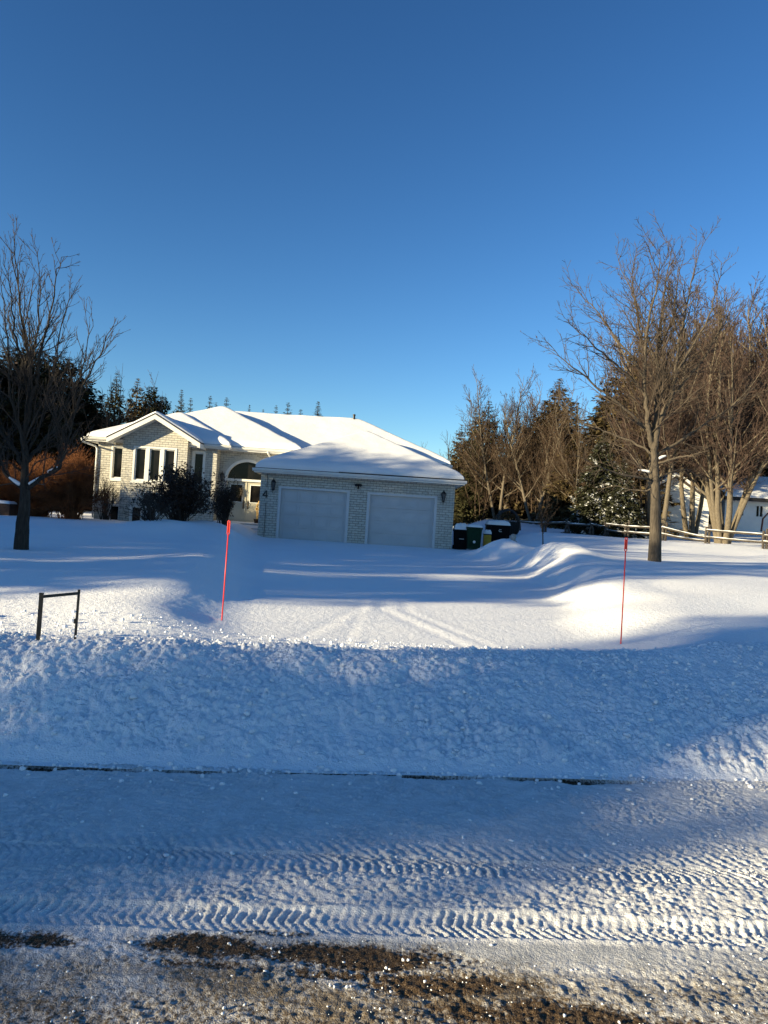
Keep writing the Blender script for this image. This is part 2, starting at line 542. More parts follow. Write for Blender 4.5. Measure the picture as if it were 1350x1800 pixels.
ch = ch * (.45 + 1.1 * fbm(X * 1.3 + 40, Yg * 1.6, 81, 3)) + .05 * (fbm(X * 1.1 + 3, Yg * 2.0, 85, 3) - .5)
Z = Z + ch * rough
Yd = Yg - .045 * (fbm(X * 11, Yg * 9, 61, 3) - .5) * rough
Z = Z + .004 * (fbm(X * 9, Yg * 9, 71, 3) - .5) * (1 - rough) * sstep(0, .5, D)
ground = link('snow_ground', grid_mesh('snow_ground', X, Yd, Z, [M['snow']]))
tag(ground, 'deep white snow over lawns, driveway and the ploughed bank', 'snow', kind='structure')

# the road
xs = axis(-2.75, 2.95, .0085, -420, 420, 1.07)
dn = [-2.7]; s = .012
while dn[-1] > -8.2:
    s *= 1.07; dn.append(dn[-1] - s)
ds = np.array(dn[::-1][:-1] + list(np.arange(-2.7, .16, .0085)))
X, D = np.meshgrid(xs, ds)
Yg = D + ye(X)
zr_ = -.012 * (D + 3.6) ** 2 * 0 + .0
Z = zr_ + .020 * (fbm(X * 1.1, Yg * 2.5, 101, 3) - .5)
fine = .014 * (fbm(X * 24, Yg * 30, 103, 4, .65) - .5) + .007 * (fbm(X * 62, Yg * 62, 104, 2) - .5) + .006 * lumps(X * 38, Yg * 38, 105) * sstep(.45, .6, fbm(X * 3, Yg * 4, 107, 2))
def band(c, h, soft):
    return sstep(c - h - soft, c - h, Yg - .055 * X) * (1 - sstep(c + h, c + h + soft, Yg - .055 * X))
q = Yg - .055 * X      # tracks run along the road
# churned ridge between the two tyre tracks
churn = band(3.37, .13, .08)
Z = Z + churn * (.008 + .015 * (fbm(X * 16, Yg * 18, 111, 4, .6) - .35) * (.4 + fbm(X * 2, Yg * 6, 113, 2)) + .005 * lumps(X * 30, Yg * 30, 112))
trA = band(3.655, .085, .02); trB = band(3.135, .075, .02); trC = band(3.84, .05, .03)
u = (q - 3.655) / .09
ph = .02 * (fbm(X * 5, Yg * 5, 123, 2) - .5)
lugA = np.clip(np.sin(2 * math.pi * (ph + X + .055 * u * np.abs(u) + .04 * np.abs(u)) / .052) * 1.6, -1, 1)
u2 = (q - 3.135) / .09
lugB = np.clip(np.sin(2 * math.pi * (ph + X - .05 * np.abs(u2) + .02 * u2) / .044) * 1.6, -1, 1)
wear = .45 + .9 * sstep(.3, .7, fbm(X * 2.1, Yg * 7, 121, 3))
Z = Z * 1 + trA * (-.009 + .0055 * lugA * wear) + trB * (-.008 + .0050 * lugB * wear) + trC * .004 * np.sin(2 * math.pi * (X + .6 * (q - 3.84)) / .07)
for c in (3.755, 3.555, 3.225, 3.045):
    Z = Z + .010 * (fbm(X * 9, Yg * 9, 125, 3) - .2) * np.exp(-((q - c) / .022) ** 2)
icy = sstep(-.01, 0, band(2.93, .07, .06) * .9) * 0 + band(2.93, .06, .05) * sstep(.35, .6, fbm(X * .9 + 7, Yg * 3, 131, 3))
nb = fbm(X * 2.6, Yg * 5.5, 141, 4, .6)
nb2 = fbm(X * 6, Yg * 9, 143, 3, .6)
def blob(cx, cy, sx, sy):
    return np.exp(-((X - cx) / sx) ** 2 - ((Yg - cy) / sy) ** 2)
gr = np.zeros_like(X)
gr = np.maximum(gr, .95 * blob(-.62, 2.90, .40, .10)) ; gr = np.maximum(gr, .80 * blob(-1.35, 2.86, .40, .08)); gr = np.maximum(gr, .8 * blob(-.30, 3.02, .22, .05)); gr = np.maximum(gr, 1.1 * blob(.75, 2.60, .55, .12)); gr = np.maximum(gr, .9 * blob(1.1, 2.50, .6, .08))
gr = np.maximum(gr, 1.1 * blob(.02, 2.90, .42, .12)); gr = np.maximum(gr, 1.05 * blob(.33, 2.76, .35, .10))
gr = np.maximum(gr, 1.05 * blob(.60, 2.64, .42, .09)); gr = np.maximum(gr, .8 * blob(1.15, 2.58, .35, .06))
gr = np.maximum(gr, .8 * blob(-.2, 2.78, .7, .05)); gr = np.maximum(gr, .75 * blob(-2.0, 2.85, .4, .09))
gr = gr * (.88 + 1.0 * nb) - .22 + 1.0 * (nb2 - .5) * (gr > .05)
low = (1 - sstep(2.45, 2.9, q)) * .44 + (1 - sstep(2.3, 2.6, q)) * .06
gr = np.maximum(gr, low * (.5 + 1.1 * nb))
# bared asphalt along the foot of the bank
fw = .022 + .05 * sstep(.42, .75, fbm(X * 2.3 + 11, X * 0 + 4, 153, 3))
foot = np.exp(-((D + .045 + .5 * fw + .06 * (nb - .5)) / fw) ** 2)
gr = np.maximum(gr, foot * (.50 + 2.6 * (fbm(X * 1.5 + 3, X * 0, 151, 3) - .33) + .5 * (nb2 - .5)))
gr = np.maximum(gr, .16 * band(3.0, .3, .3) * nb)
gr = np.clip(gr, 0, 1)
slush = (1 - sstep(2.72, 3.02, q + .12 * (nb - .5))) * (.35 + .9 * fbm(X * 2.2 + 9, Yg * 4, 171, 4, .6)) + .25 * band(3.45, .45, .2) * fbm(X * 1.2, Yg * 6, 173, 3)
bare = sstep(.35, .6, gr)
Z = Z + fine * (1 - .75 * icy) * (1 - .4 * bare) - .008 * bare - .03 * foot * bare
Z = Z + .006 * bare * lumps(X * 45, Yg * 45, 161)
Z = np.where(D > .02, Z - .05 * (D - .02) / .14, Z)
road = link('road', grid_mesh('road', X, Yg, Z, [M['road']], {'gravel': gr, 'ice': np.clip(icy, 0, 1), 'slush': np.clip(slush, 0, 1)}))
tag(road, 'snow-packed road with tyre tracks and bared gravel', 'road', kind='structure')

# ground on the near side of the road, behind the photographer
xs = axis(-6, 6, .5, -420, 420, 1.15)
ds = -8.15 - np.array([0, .4, .8, 1.2, 2, 3, 4, 6, 9, 14, 20, 30, 45, 70, 110, 200, 400.])
X, D = np.meshgrid(xs, ds[::-1])
Yg = D + ye(X)
Z = .45 * sstep(0, 1.2, -8.15 - D) + .15 * fbm(X * .3, Yg * .3, 201, 2) * sstep(0, 1.2, -8.15 - D) + np.clip(-8.15 - D, 0, 400) * .004 - .01
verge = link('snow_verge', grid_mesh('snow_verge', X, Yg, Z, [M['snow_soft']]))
tag(verge, 'snow-covered verge on the near side of the road', 'snow', kind='structure')

# loose clods of ploughed snow
rng = np.random.default_rng(7)
ico = bmesh.new(); bmesh.ops.create_icosphere(ico, subdivisions=1, radius=1.0)
ico.verts.ensure_lookup_table()
IV = np.array([v.co[:] for v in ico.verts]); IF = np.array([[v.index for v in f.verts] for f in ico.faces]); ico.free()
def clods(n, xr, dr, rr, seed, bankish, power=2.4):
    r = np.random.default_rng(seed)
    x = r.uniform(xr[0], xr[1], n); d = r.uniform(dr[0], dr[1], n)
    if bankish == 'foot': d = -.06 + np.abs(r.normal(0, .07, n)) * np.where(r.random(n) < .8, 1, -2)
    y = d + ye(x)
    s = rr[0] + (rr[1] - rr[0]) * r.random(n) ** power
    z = np.where(d > 0, zg(x, y), 0) + s * .25 + (0.02 * (d > .15))
    V = IV[None] * (1 + r.uniform(-.35, .35, (n, len(IV), 1)))
    V = V * s[:, None, None] * np.stack([r.uniform(.7, 1.4, n), r.uniform(.7, 1.2, n), r.uniform(.55, 1, n)], -1)[:, None, :]
    a = r.uniform(0, 6.28, n); c_, s_ = np.cos(a), np.sin(a)
    Vx = V[..., 0] * c_[:, None] - V[..., 1] * s_[:, None]; Vy = V[..., 0] * s_[:, None] + V[..., 1] * c_[:, None]
    V = np.stack([Vx + x[:, None], Vy + y[:, None], V[..., 2] + z[:, None]], -1)
    F = IF[None] + (np.arange(n) * len(IV))[:, None, None]
    return V.reshape(-1, 3), F.reshape(-1, 3)
Vs = []; Fs = []; off = 0
for a in ((4200, (-4.5, 5.5), (.1, 2.7), (.004, .024), 1, 'bank', 6.0), (350, (-3.2, 3.4), (0, 0), (.006, .022), 2, 'foot'),
          (1500, (-2.4, 2.6), (-2.6, -1.2), (.002, .008), 3, 'road', 5.0), (200, (-2.6, 2.9), (-1.75, -1.35), (.004, .013), 4, 'road', 4.0),
          (260, (-3, 3.4), (-1.3, -.2), (.003, .014), 5, 'road')):
    v_, f_ = clods(*a); Vs.append(v_); Fs.append(f_ + off); off += len(v_)
Vs = np.concatenate(Vs); Fs = np.concatenate(Fs)
me = bpy.data.meshes.new('snow_clods')
me.from_pydata(Vs.tolist(), [], Fs.tolist()); me.materials.append(M['snow_clod'])
me.polygons.foreach_set('use_smooth', np.ones(len(me.polygons), dtype=bool))
tag(link('snow_clods', me), 'loose crumbs and clods of ploughed snow on bank and road', 'snow clods', kind='stuff')

# ------------------------------------------------------------------ the brick house
house = empty('brick_house', (-5, 32, .7), 'white brick bungalow with snowy hipped roofs, a front gable and a double garage', 'house')

def wall_open(mb, x0, x1, z0, z1, y, ops, dep=.13):
    cx = sorted({x0, x1} | {o[0] for o in ops} | {o[1] for o in ops})
    cz = sorted({z0, z1} | {o[2] for o in ops} | {o[3] for o in ops})
    for i in range(len(cx) - 1):
        for j in range(len(cz) - 1):
            mx_, mz_ = (cx[i] + cx[i + 1]) / 2, (cz[j] + cz[j + 1]) / 2
            if any(o[0] < mx_ < o[1] and o[2] < mz_ < o[3] for o in ops): continue
            mb.poly([(cx[i], y, cz[j]), (cx[i + 1], y, cz[j]), (cx[i + 1], y, cz[j + 1]), (cx[i], y, cz[j + 1])])
    for (a, b_, c, d) in ops:
        mb.poly([(a, y, c), (a, y, d), (a, y + dep, d), (a, y + dep, c)])
        mb.poly([(b_, y, c), (b_, y + dep, c), (b_, y + dep, d), (b_, y, d)])
        mb.poly([(a, y, d), (b_, y, d), (b_, y + dep, d), (a, y + dep, d)])
        mb.poly([(a, y, c), (a, y + dep, c), (b_, y + dep, c), (b_, y, c)])

def window(x0, x1, z0, z1, y, n=1, fr=.075, glass='glass', sill=True, frame_mat='white'):
    """frame set in a wall opening; each pane a sub-part"""
    f = MB()
    ya, yb = y - .025, y + .10
    f.box(x0, x0 + fr, ya, yb, z0, z1); f.box(x1 - fr, x1, ya, yb, z0, z1)
    f.box(x0 + fr, x1 - fr, ya, yb, z1 - fr, z1); f.box(x0 + fr, x1 - fr, ya, yb, z0, z0 + fr)
    w = (x1 - x0 - 2 * fr)
    mw = .15
    pw = (w - mw * (n - 1)) / n
    panes = []
    for k in range(n):
        a = x0 + fr + k * (pw + mw)
        panes.append((a, a + pw))
        if k < n - 1:
            f.box(a + pw, a + pw + mw, ya + .008, yb, z0 + fr, z1 - fr)
    if sill:
        f.box(x0 - .06, x1 + .06, y - .075, y - .003, z0 - .06, z0 - .004)
    o = f.build('window', M[frame_mat], house)
    for (a, b_) in panes:
        s = .045
        g = MB(); g.poly([(a + s, y + .075, z0 + fr + s), (b_ - s, y + .075, z0 + fr + s), (b_ - s, y + .075, z1 - fr - s), (a + s, y + .075, z1 - fr - s)])
        g.build('pane', M[glass], o)
        h = MB()
        zz0, zz1 = z0 + fr, z1 - fr
        h.box(a, a + s, y + .04, y + .095, zz0, zz1); h.box(b_ - s, b_, y + .04, y + .095, zz0, zz1)
        h.box(a + s, b_ - s, y + .04, y + .095, zz0, zz0 + s); h.box(a + s, b_ - s, y + .04, y + .095, zz1 - s, zz1)
        h.build('sash', M[frame_mat], o)
    return o

# left wing wall
YW = 32.0
mb = MB()
opL = (-11.94, -11.36, 2.70, 4.20); opR = (-8.44, -7.86, 2.70, 4.16); opB = (-11.92, -11.40, .80, 1.64)
wall_open(mb, -12.52, -7.36, .2, 4.5, YW, [opL, opR, opB])
mb.poly([(-12.52, YW, .2), (-12.52, YW, 4.5), (-12.52, 43, 4.5), (-12.52, 43, .2)])
mb.poly([(-7.36, YW, .2), (-7.36, 32.6, .2), (-7.36, 32.6, 4.5), (-7.36, YW, 4.5)])
mb.build('wall', M['brick'], house)
window(*opL, YW); window(*opR, YW); window(*opB, YW, fr=.05, sill=False, glass='glass')
# bumped-out bay under the gable
YB = 31.46
BX0, BX1 = -11.27, -8.51
GX, GE, GP = -9.82, 1.97, .56       # gable ridge x, half width, pitch
GZ = 4.46
mb = MB()
opT = (-10.80, -8.95, 2.66, 4.18); opB1 = (-10.80, -10.26, .85, 1.64); opB2 = (-10.17, -9.62, .85, 1.64)
wall_open(mb, BX0, BX1, .2, 4.3, YB, [opT, opB1, opB2])
gt = lambda x: GZ - .03 + GP * (GE - abs(x - GX))
mb.poly([(BX0, YB, 4.3), (BX1, YB, 4.3), (BX1, YB, gt(BX1)), (GX, YB, gt(GX)), (BX0, YB, gt(BX0))])
mb.poly([(BX0, YB, .2), (BX0, YB, gt(BX0)), (BX0, YW + .3, gt(BX0)), (BX0, YW + .3, .2)])
mb.poly([(BX1, YB, .2), (BX1, YW + .3, .2), (BX1, YW + .3, gt(BX1)), (BX1, YB, gt(BX1))])
mb.build('wall', M['brick'], house)
window(*opT, YB, n=3)
for o_ in (opB1, opB2):
    window(*o_, YB, fr=.05, sill=False)
# brick soldier sill under the big window
mb = MB(); mb.box(-10.95, -8.80, YB - .05, YB - .003, 2.46, 2.596); mb.build('window_ledge', M['brick'], house)
# entry wall with arched doorway
YE = 32.6
DC = -6.12; AW = .90; SPR = 3.07; AH = .82; DB = 1.18
mb = MB()
wall_open(mb, -7.36, -3.4, .2, 4.5, YE, [(DC - AW, DC + AW, DB, SPR + AH)], dep=.16)
N = 28
arc = [(DC + AW * math.cos(math.pi * i / N), SPR + AH * math.sin(math.pi * i / N)) for i in range(N + 1)]
for i in range(N):
    (xa, za), (xb, zb) = arc[i], arc[i + 1]
    mb.poly([(xb, YE, zb), (xa, YE, za), (xa, YE, SPR + AH), (xb, YE, SPR + AH)])
    mb.poly([(xa, YE, za), (xb, YE, zb), (xb, YE + .16, zb), (xa, YE + .16, za)])
mb.build('wall', M['brick'], house)
mb = MB()   # ring of bricks round the arch
for i in range(N):
    a0, a1 = math.pi * (i + .06) / N, math.pi * (i + .94) / N
    P = lambda a, k: (DC + (AW + k) * math.cos(a), SPR + (AH + k) * math.sin(a))
    q_ = [P(a0, .10), P(a0, .30), P(a1, .30), P(a1, .10)]
    fr_ = [(x, YE - .02, z) for x, z in q_]; bk_ = [(x, YE - .001, z) for x, z in q_]
    mb.poly(fr_)
    for k in range(4): mb.poly([fr_[k], bk_[k], bk_[(k + 1) % 4], fr_[(k + 1) % 4]])
mb.build('brick_arch', plain('arch_brick', (0.46, 0.44, 0.39), 0.8, .12, 9), house)
mb = MB()   # white arch trim
for i in range(N):
    a0, a1 = math.pi * i / N, math.pi * (i + 1) / N
    P = lambda a, k: (DC + (AW + k) * math.cos(a), SPR + (AH + k) * math.sin(a))
    q_ = [P(a0, -.03), P(a0, .09), P(a1, .09), P(a1, -.03)]
    fr_ = [(x, YE - .045, z) for x, z in q_]; bk_ = [(x, YE + .12, z) for x, z in q_]
    mb.poly(fr_); mb.poly([fr_[1], bk_[1], bk_[2], fr_[2]]); mb.poly([fr_[0], fr_[3], bk_[3], bk_[0]])
mb.box(DC - AW - .09, DC - AW + .03, YE - .045, YE + .12, DB, SPR - .002)
mb.box(DC + AW - .03, DC + AW + .09, YE - .045, YE + .12, DB, SPR - .002)
mb.box(DC - AW + .03, DC + AW - .03, YE - .03, YE + .12, SPR - .07, SPR + .03)
mb.build('door_surround', M['white'], house)
mb = MB()
mb.poly([(x, YE + .09, z) for x, z in [(DC + (AW - .03) * math.cos(math.pi * i / N), SPR + .03 + (AH - .06) * math.sin(math.pi * i / N)) for i in range(N + 1)]])
mb.build('fanlight', M['glass'], house)
for sgn in (-1, 1):
    a, b_ = (DC - AW + .03, DC - .012) if sgn < 0 else (DC + .012, DC + AW - .03)
    zt = SPR - .07
    d_ = MB()
    ga_, gb_ = (a + .17, b_ - .17)
    gz0, gz1 = DB + .92, zt - .16
    wall_open(d_, a, b_, DB, zt, YE + .05, [(ga_, gb_, gz0, gz1)], dep=.03)
    d_.box(a + .15, b_ - .15, YE + .035, YE + .049, DB + .12, DB + .78)
    if sgn < 0: d_.box(b_ + .001, b_ + .023, YE + .03, YE + .08, DB, zt)
    do = d_.build('door', M['door'], house)
    g_ = MB(); g_.poly([(ga_, YE + .075, gz0), (gb_, YE + .075, gz0), (gb_, YE + .075, gz1), (ga_, YE + .075, gz1)])
    g_.build('pane', M['glass'], do)
    t_ = MB()
    t_.box(ga_ - .035, ga_, YE + .03, YE + .07, gz0 - .035, gz1 + .035); t_.box(gb_, gb_ + .035, YE + .03, YE + .07, gz0 - .035, gz1 + .035)
    t_.box(ga_, gb_, YE + .03, YE + .07, gz0 - .035, gz0); t_.box(ga_, gb_, YE + .03, YE + .07, gz1, gz1 + .035)
    t_.build('pane_trim', M['white'], do)
    h_ = MB(); hx = (b_ - .085) if sgn < 0 else (a + .085)
    h_.box(hx - .028, hx + .028, YE + .03, YE + .049, DB + .62, DB + .98)
    h_.tube([(hx, YE + .03, DB + .66), (hx, YE - .02, DB + .68), (hx, YE - .02, DB + .86), (hx, YE + .03, DB + .88)], .014, 6)
    h_.lathe([(.0, 0), (.028, .01), (.028, .03), (0, .04)], (hx, YE + .02, DB + .90), 8)
    h_.build('door_handle', M['bronze'], do)
# porch slab and steps
mb = MB()
mb.box(-7.3, -5.075, 31.5, YE - .002, .6, DB - .01); mb.box(-7.0, -5.075, 31.1, 31.498, .5, DB - .19); mb.box(-6.8, -5.075, 30.7, 31.098, .4, DB - .37)
mb.build('porch_step', M['stone'], house)
gx, gy = np.meshgrid(np.linspace(-7.25, -5.08, 40), np.linspace(30.55, YE - .01, 40))
zz = np.interp(gy, [30.55, 30.85, 31.05, 31.2, 31.45, 31.6, 32.6], [.74, .86, .90, 1.03, 1.07, 1.19, 1.22]) + .02 * fbm(gx * 5, gy * 5, 333, 2)
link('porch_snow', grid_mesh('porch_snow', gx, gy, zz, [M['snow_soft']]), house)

# garage block
YG = 30.0
mb = MB()
opG1 = (-4.32, -1.43, .3, 2.80); opG2 = (-.71, 2.13, .3, 2.78)
wall_open(mb, -5.07, 2.82, .2, 3.42, YG, [opG1, opG2], dep=.2)
mb.poly([(-5.07, YG, .2), (-5.07, YG, 3.42), (-5.07, 36, 3.42), (-5.07, 36, .2)])
mb.poly([(2.82, YG, .2), (2.82, 40, .2), (2.82, 40, 3.42), (2.82, YG, 3.42)])
mb.build('wall', M['brick'], house)
for (a, b_, c, d) in (opG1, opG2):
    t_ = MB()
    t_.box(a, a + .11, YG - .02, YG + .12, c, d); t_.box(b_ - .11, b_, YG - .02, YG + .12, c, d); t_.box(a + .11, b_ - .11, YG - .02, YG + .12, d - .09, d)
    t_.build('garage_door_frame', M['trim'], house)
    g_ = MB()
    x0, x1, z0, z1 = a + .11, b_ - .11, c, d - .09
    hgt = (z1 - .62) / 4
    for r_ in range(5):
        zt = z1 - r_ * hgt; zb = max(z0, zt - hgt)
        if zt <= z0: break
        g_.box(x0 + .003, x1 - .003, YG + .105, YG + .15, zb + .010, zt - .008)
        if zt - zb > .3:
            pw = (x1 - x0 - .12) / 4
            for k in range(4):
                xa = x0 + .06 + k * pw + .05; xb = x0 + .06 + (k + 1) * pw - .05
                za_, zb_ = zb + .10, zt - .10
                g_.box(xa, xb, YG + .085, YG + .1045, za_, za_ + .02); g_.box(xa, xb, YG + .085, YG + .1045, zb_ - .02, zb_)
                g_.box(xa, xa + .02, YG + .085, YG + .1045, za_ + .02, zb_ - .02); g_.box(xb - .02, xb, YG + .085, YG + .1045, za_ + .02, zb_ - .02)
    g_.box(x0, x1, YG + .15, YG + .17, z0, z1)
    g_.build('garage_door', M['garage'], house)
# house number
mb = MB()
nx, nz = -4.86, 2.43
mb.box(nx + .03, nx + .075, YG - .03, YG - .004, nz - .15, nz + .16)
mb.box(nx - .10, nx + .115, YG - .0305, YG - .0045, nz - .07, nz - .03)
n0 = len(mb.v)
q_ = [(nx - .10, nz - .03), (nx - .045, nz - .03), (nx + .03, nz + .10), (nx + .03, nz + .16)]
fr_ = [(x, YG - .0302, z) for x, z in q_]; bk_ = [(x, YG - .004, z) for x, z in q_]
mb.poly(fr_)
for k in range(4): mb.poly([fr_[k], bk_[k], bk_[(k + 1) % 4], fr_[(k + 1) % 4]])
num = mb.build('house_number', M['black'], house)

def lantern(x, z, y, s=1.0):
    b_ = MB()
    b_.box(x - .045 * s, x + .045 * s, y - .022, y - .002, z - .16 * s, z + .12 * s)
    b_.tube([(x, y - .02, z - .06 * s), (x, y - .09 * s, z - .13 * s), (x, y - .15 * s, z - .10 * s)], .012 * s, 6)
    c = (x, y - .15 * s, z - .16 * s)
    b_.lathe([(.004, -.14 * s), (.014 * s, -.10 * s), (.012 * s, -.04 * s), (.05 * s, 0), (.055 * s, .03 * s), (.05 * s, .05 * s)], c, 8)
    b_.lathe([(.11 * s, .30 * s), (.10 * s, .33 * s), (.05 * s, .40 * s), (.02 * s, .42 * s), (.018 * s, .46 * s), (.003, .49 * s)], c, 8)
    for k in range(6):
        th = k * math.pi / 3
        b_.tube([(c[0] + .05 * s * math.cos(th), c[1] + .05 * s * math.sin(th), c[2] + .05 * s), (c[0] + .09 * s * math.cos(th), c[1] + .09 * s * math.sin(th), c[2] + .30 * s)], .008 * s, 4)
    o = b_.build('wall_lantern', M['black'], house)
    g_ = MB(); g_.lathe([(.042 * s, .052 * s), (.08 * s, .298 * s)], c, 8); g_.build('lantern_glass', M['lampglass'], o)
lantern(-4.53, 2.78, YG); lantern(2.36, 2.74, YG); lantern(-7.20, 3.10, YE, .9)
mb = MB()
fx, fz = -1.10, 3.0
mb.box(fx - .06, fx + .06, YG - .03, YG - .002, fz - .02, fz + .10)
mb.tube([(fx - .03, YG - .03, fz + .05), (fx - .07, YG - .12, fz + .06), (fx - .09, YG - .20, fz + .02)], [.03, .04, .065], 8)
mb.tube([(fx + .03, YG - .03, fz + .05), (fx + .07, YG - .12, fz + .06), (fx + .09, YG - .20, fz + .02)], [.03, .04, .065], 8)
mb.tube([(fx, YG - .03, fz), (fx, YG - .09, fz - .05), (fx, YG - .10, fz - .12)], [.02, .035, .045], 8)
mb.build('floodlight', M['black'], house)

# roofs -----------------------------------------------------------------
def hip_h(x, y, x0, x1, y0, y1, back, left, right, front, soft=None):
    ds_ = []
    if left: ds_.append(x - x0)
    if right: ds_.append(x1 - x)
    if front: ds_.append(y - y0)
    if back: ds_.append(y1 - y)
    if soft is None:
        return np.minimum.reduce(ds_)
    return -np.log(sum(np.exp(-soft * d) for d in ds_)) / soft

def hip(x0, x1, y0, y1, ze, p, back=False, left=True, right=True, front=True, snow=.2, seed=1, step=.07, inset=.03, fas=.17, slump=None):
    # deck: a closed sheet following the hip planes
    nx = int((x1 - x0) / .15) + 1; ny = int((y1 - y0) / .15) + 1
    gx, gy = np.meshgrid(np.linspace(x0, x1, nx), np.linspace(y0, y1, ny))
    h = ze + p * np.maximum(hip_h(gx, gy, x0, x1, y0, y1, back, left, right, front), 0)
    ro = link('roof', grid_mesh('roof', gx, gy, h, [M['shingle']]), house)
    f = MB()   # fascia, gutter and soffit
    zt = ze - .004
    f.box(x0 + .01, x1 - .01, y0 + .01, y0 + .03, zt - fas, zt)
    if right: f.box(x1 - .03, x1 - .01, y0 + .031, y1, zt - fas, zt)
    if left: f.box(x0 + .01, x0 + .03, y0 + .031, y1, zt - fas, zt)
    f.poly([(x0 + .03, y0 + .03, zt - fas + .02), (x0 + .03, y1, zt - fas + .02), (x1 - .03, y1, zt - fas + .02), (x1 - .03, y0 + .03, zt - fas + .02)])
    f.build('fascia', M['white'], ro)
    gprof = [(-.10, -.03), (-.115, -.06), (-.10, -.10), (-.05, -.125), (0, -.125)]
    g = MB()
    pf = [(0, 0), (-.11, 0), (-.115, -.03), (-.09, -.075), (-.06, -.105), (0, -.115)]
    A_ = [(x0 - .05, y0 + .009 + a, zt - .01 + c) for a, c in pf]; B_ = [(x1 + .05, y0 + .009 + a, zt - .01 + c) for a, c in pf]
    for k in range(len(pf) - 1): g.poly([A_[k], B_[k], B_[k + 1], A_[k + 1]])
    g.poly(A_); g.poly(B_[::-1])
    g.build('gutter', M['white'], ro)
    # snow lying on it
    i_ = inset
    lx0, lx1 = x0 + (i_ if left else 0), x1 - (i_ if right else 0)
    ly0 = y0 + i_; ly1 = y1 - (i_ if back else 0)
    nx = int((lx1 - lx0) / step) + 1; ny = int((ly1 - ly0) / step) + 1
    xa = np.linspace(lx0, lx1, nx); ya = np.linspace(ly0, ly1, ny)
    # crowd rows near the edges so that the lip is round
    def lip(a, lo, hi):
        r = []
        if lo: r += [a[0], a[0] + .004, a[0] + .015, a[0] + .035, a[0] + .06]; 
        r += list(a[1 if lo else 0:-1 if hi else None])
        if hi: r += [a[-1] - .06, a[-1] - .035, a[-1] - .015, a[-1] - .004, a[-1]]
        return np.array(sorted(r))
    xa = lip(xa, left, right); ya = lip(ya, front, back)
    gx, gy = np.meshgrid(xa, ya)
    e = np.maximum(hip_h(gx, gy, lx0, lx1, ly0, ly1, back, left, right, front), 0)
    hs = np.maximum(hip_h(gx, gy, x0, x1, y0, y1, back, left, right, front, 5.0), 0)
    q_ = np.clip(e / .30, 0, 1)
    th = snow * (.16 + .84 * np.sqrt(1 - (1 - q_) ** 2)) * (.82 + .36 * fbm(gx * .55, gy * .55, seed, 3)) + .02 * (fbm(gx * 2.2, gy * 2.2, seed + 5, 2) - .5) * q_
    th = np.where(e <= 1e-6, -.03, th)
    if slump is not None: th = th + slump(gx, gy) * q_
    zz = ze + p * np.maximum(np.minimum(hs + .10, hip_h(gx, gy, x0, x1, y0, y1, back, left, right, front)), 0) + th
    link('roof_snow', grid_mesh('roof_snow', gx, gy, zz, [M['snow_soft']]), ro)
    return ro

hip(-12.96, -6.75, 31.64, 37.0, 4.46, .50, seed=11, snow=.19)                     # left wing
hip(-12.95, -3.72, 32.05, 40.0, 4.45, .485, seed=12, snow=.20)                    # entry
hip(-9.0, 2.96, 34.0, 43.2, 4.40, .50, back=True, left=False, seed=13, snow=.21)  # main
hip(-5.30, 3.18, 29.55, 38.0, 3.46, .485, seed=14, snow=.24, inset=.05)           # garage

# dark shingle edge showing under the garage snow
mb = MB(); mb.box(-1.9, 3.17, 29.52, 29.585, 3.452, 3.50); mb.build('drip_edge', M['shingle'], house)
# gable roof over the bay
ro = MB()
YF = 30.9
for sgn in (-1, 1):
    xe = GX + sgn * GE
    T = .05
    P0 = [(GX, YF, GZ + GP * GE), (xe, YF, GZ), (xe, 34.2, GZ), (GX, 35.6, GZ + GP * GE)]
    P1 = [(x, y, z - T) for x, y, z in P0]
    ro.poly(P0 if sgn < 0 else P0[::-1]); ro.poly(P1[::-1] if sgn < 0 else P1)
    for k in range(4): ro.poly([P0[k], P1[k], P1[(k + 1) % 4], P0[(k + 1) % 4]])
gro = ro.build('roof', M['shingle'], house)
rk = MB()
FD = .20
for sgn in (-1, 1):
    xe = GX + sgn * (GE - .01)
    zA = GZ + GP * GE - .055; zB = GZ + GP * .01 - .055
    q_ = [(GX, zA), (xe, zB), (xe, zB - FD), (GX, zA - FD)]
    fr_ = [(x, YF + .012, z) for x, z in q_]; bk_ = [(x, YF + .045, z) for x, z in q_]
    rk.poly(fr_); rk.poly(bk_[::-1])
    for k in range(4): rk.poly([fr_[k], bk_[k], bk_[(k + 1) % 4], fr_[(k + 1) % 4]])
    # sloping soffit under the overhang
    rk.poly([(GX, YF + .045, zA - FD + .03), (GX, YB - .002, zA - FD + .03), (xe, YB - .002, zB - FD + .03), (xe, YF + .045, zB - FD + .03)])
    # eave side board
    xb0, xb1 = sorted((xe, xe - sgn * .03))
    rk.box(xb0, xb1, YF + .046, 32.0, zB - FD, zB)
rk.build('rake_board', M['white'], gro)
# snow on the gable
for sgn in (-1, 1):
    us = np.concatenate([[0, .006, .03, .07, .13], np.linspace(.2, GE - .02, 24)])
    ys = np.concatenate([[YF + .04, YF + .05, YF + .07, YF + .12], np.linspace(YF + .2, 35.4, 50)])
    U, Yy = np.meshgrid(us, ys)
    e = np.minimum(U, Yy - YF - .04)
    th = .15 * (.12 + .88 * np.sqrt(1 - (1 - np.clip(e / .25, 0, 1)) ** 2)) * (.75 + .4 * fbm(U * 1.1, Yy * 1.1, 77 + sgn, 2))
    th = np.where(e <= 1e-6, -.02, th)
    rid = np.clip((GE - U) / .3, 0, 1)
    zz = GZ + GP * (U - .06 * (1 - rid) ** 2) + th
    Xx = GX + sgn * (GE - .02 - U)
    link('roof_snow', grid_mesh('roof_snow', Xx, Yy, zz, [M['snow_soft']]), gro)
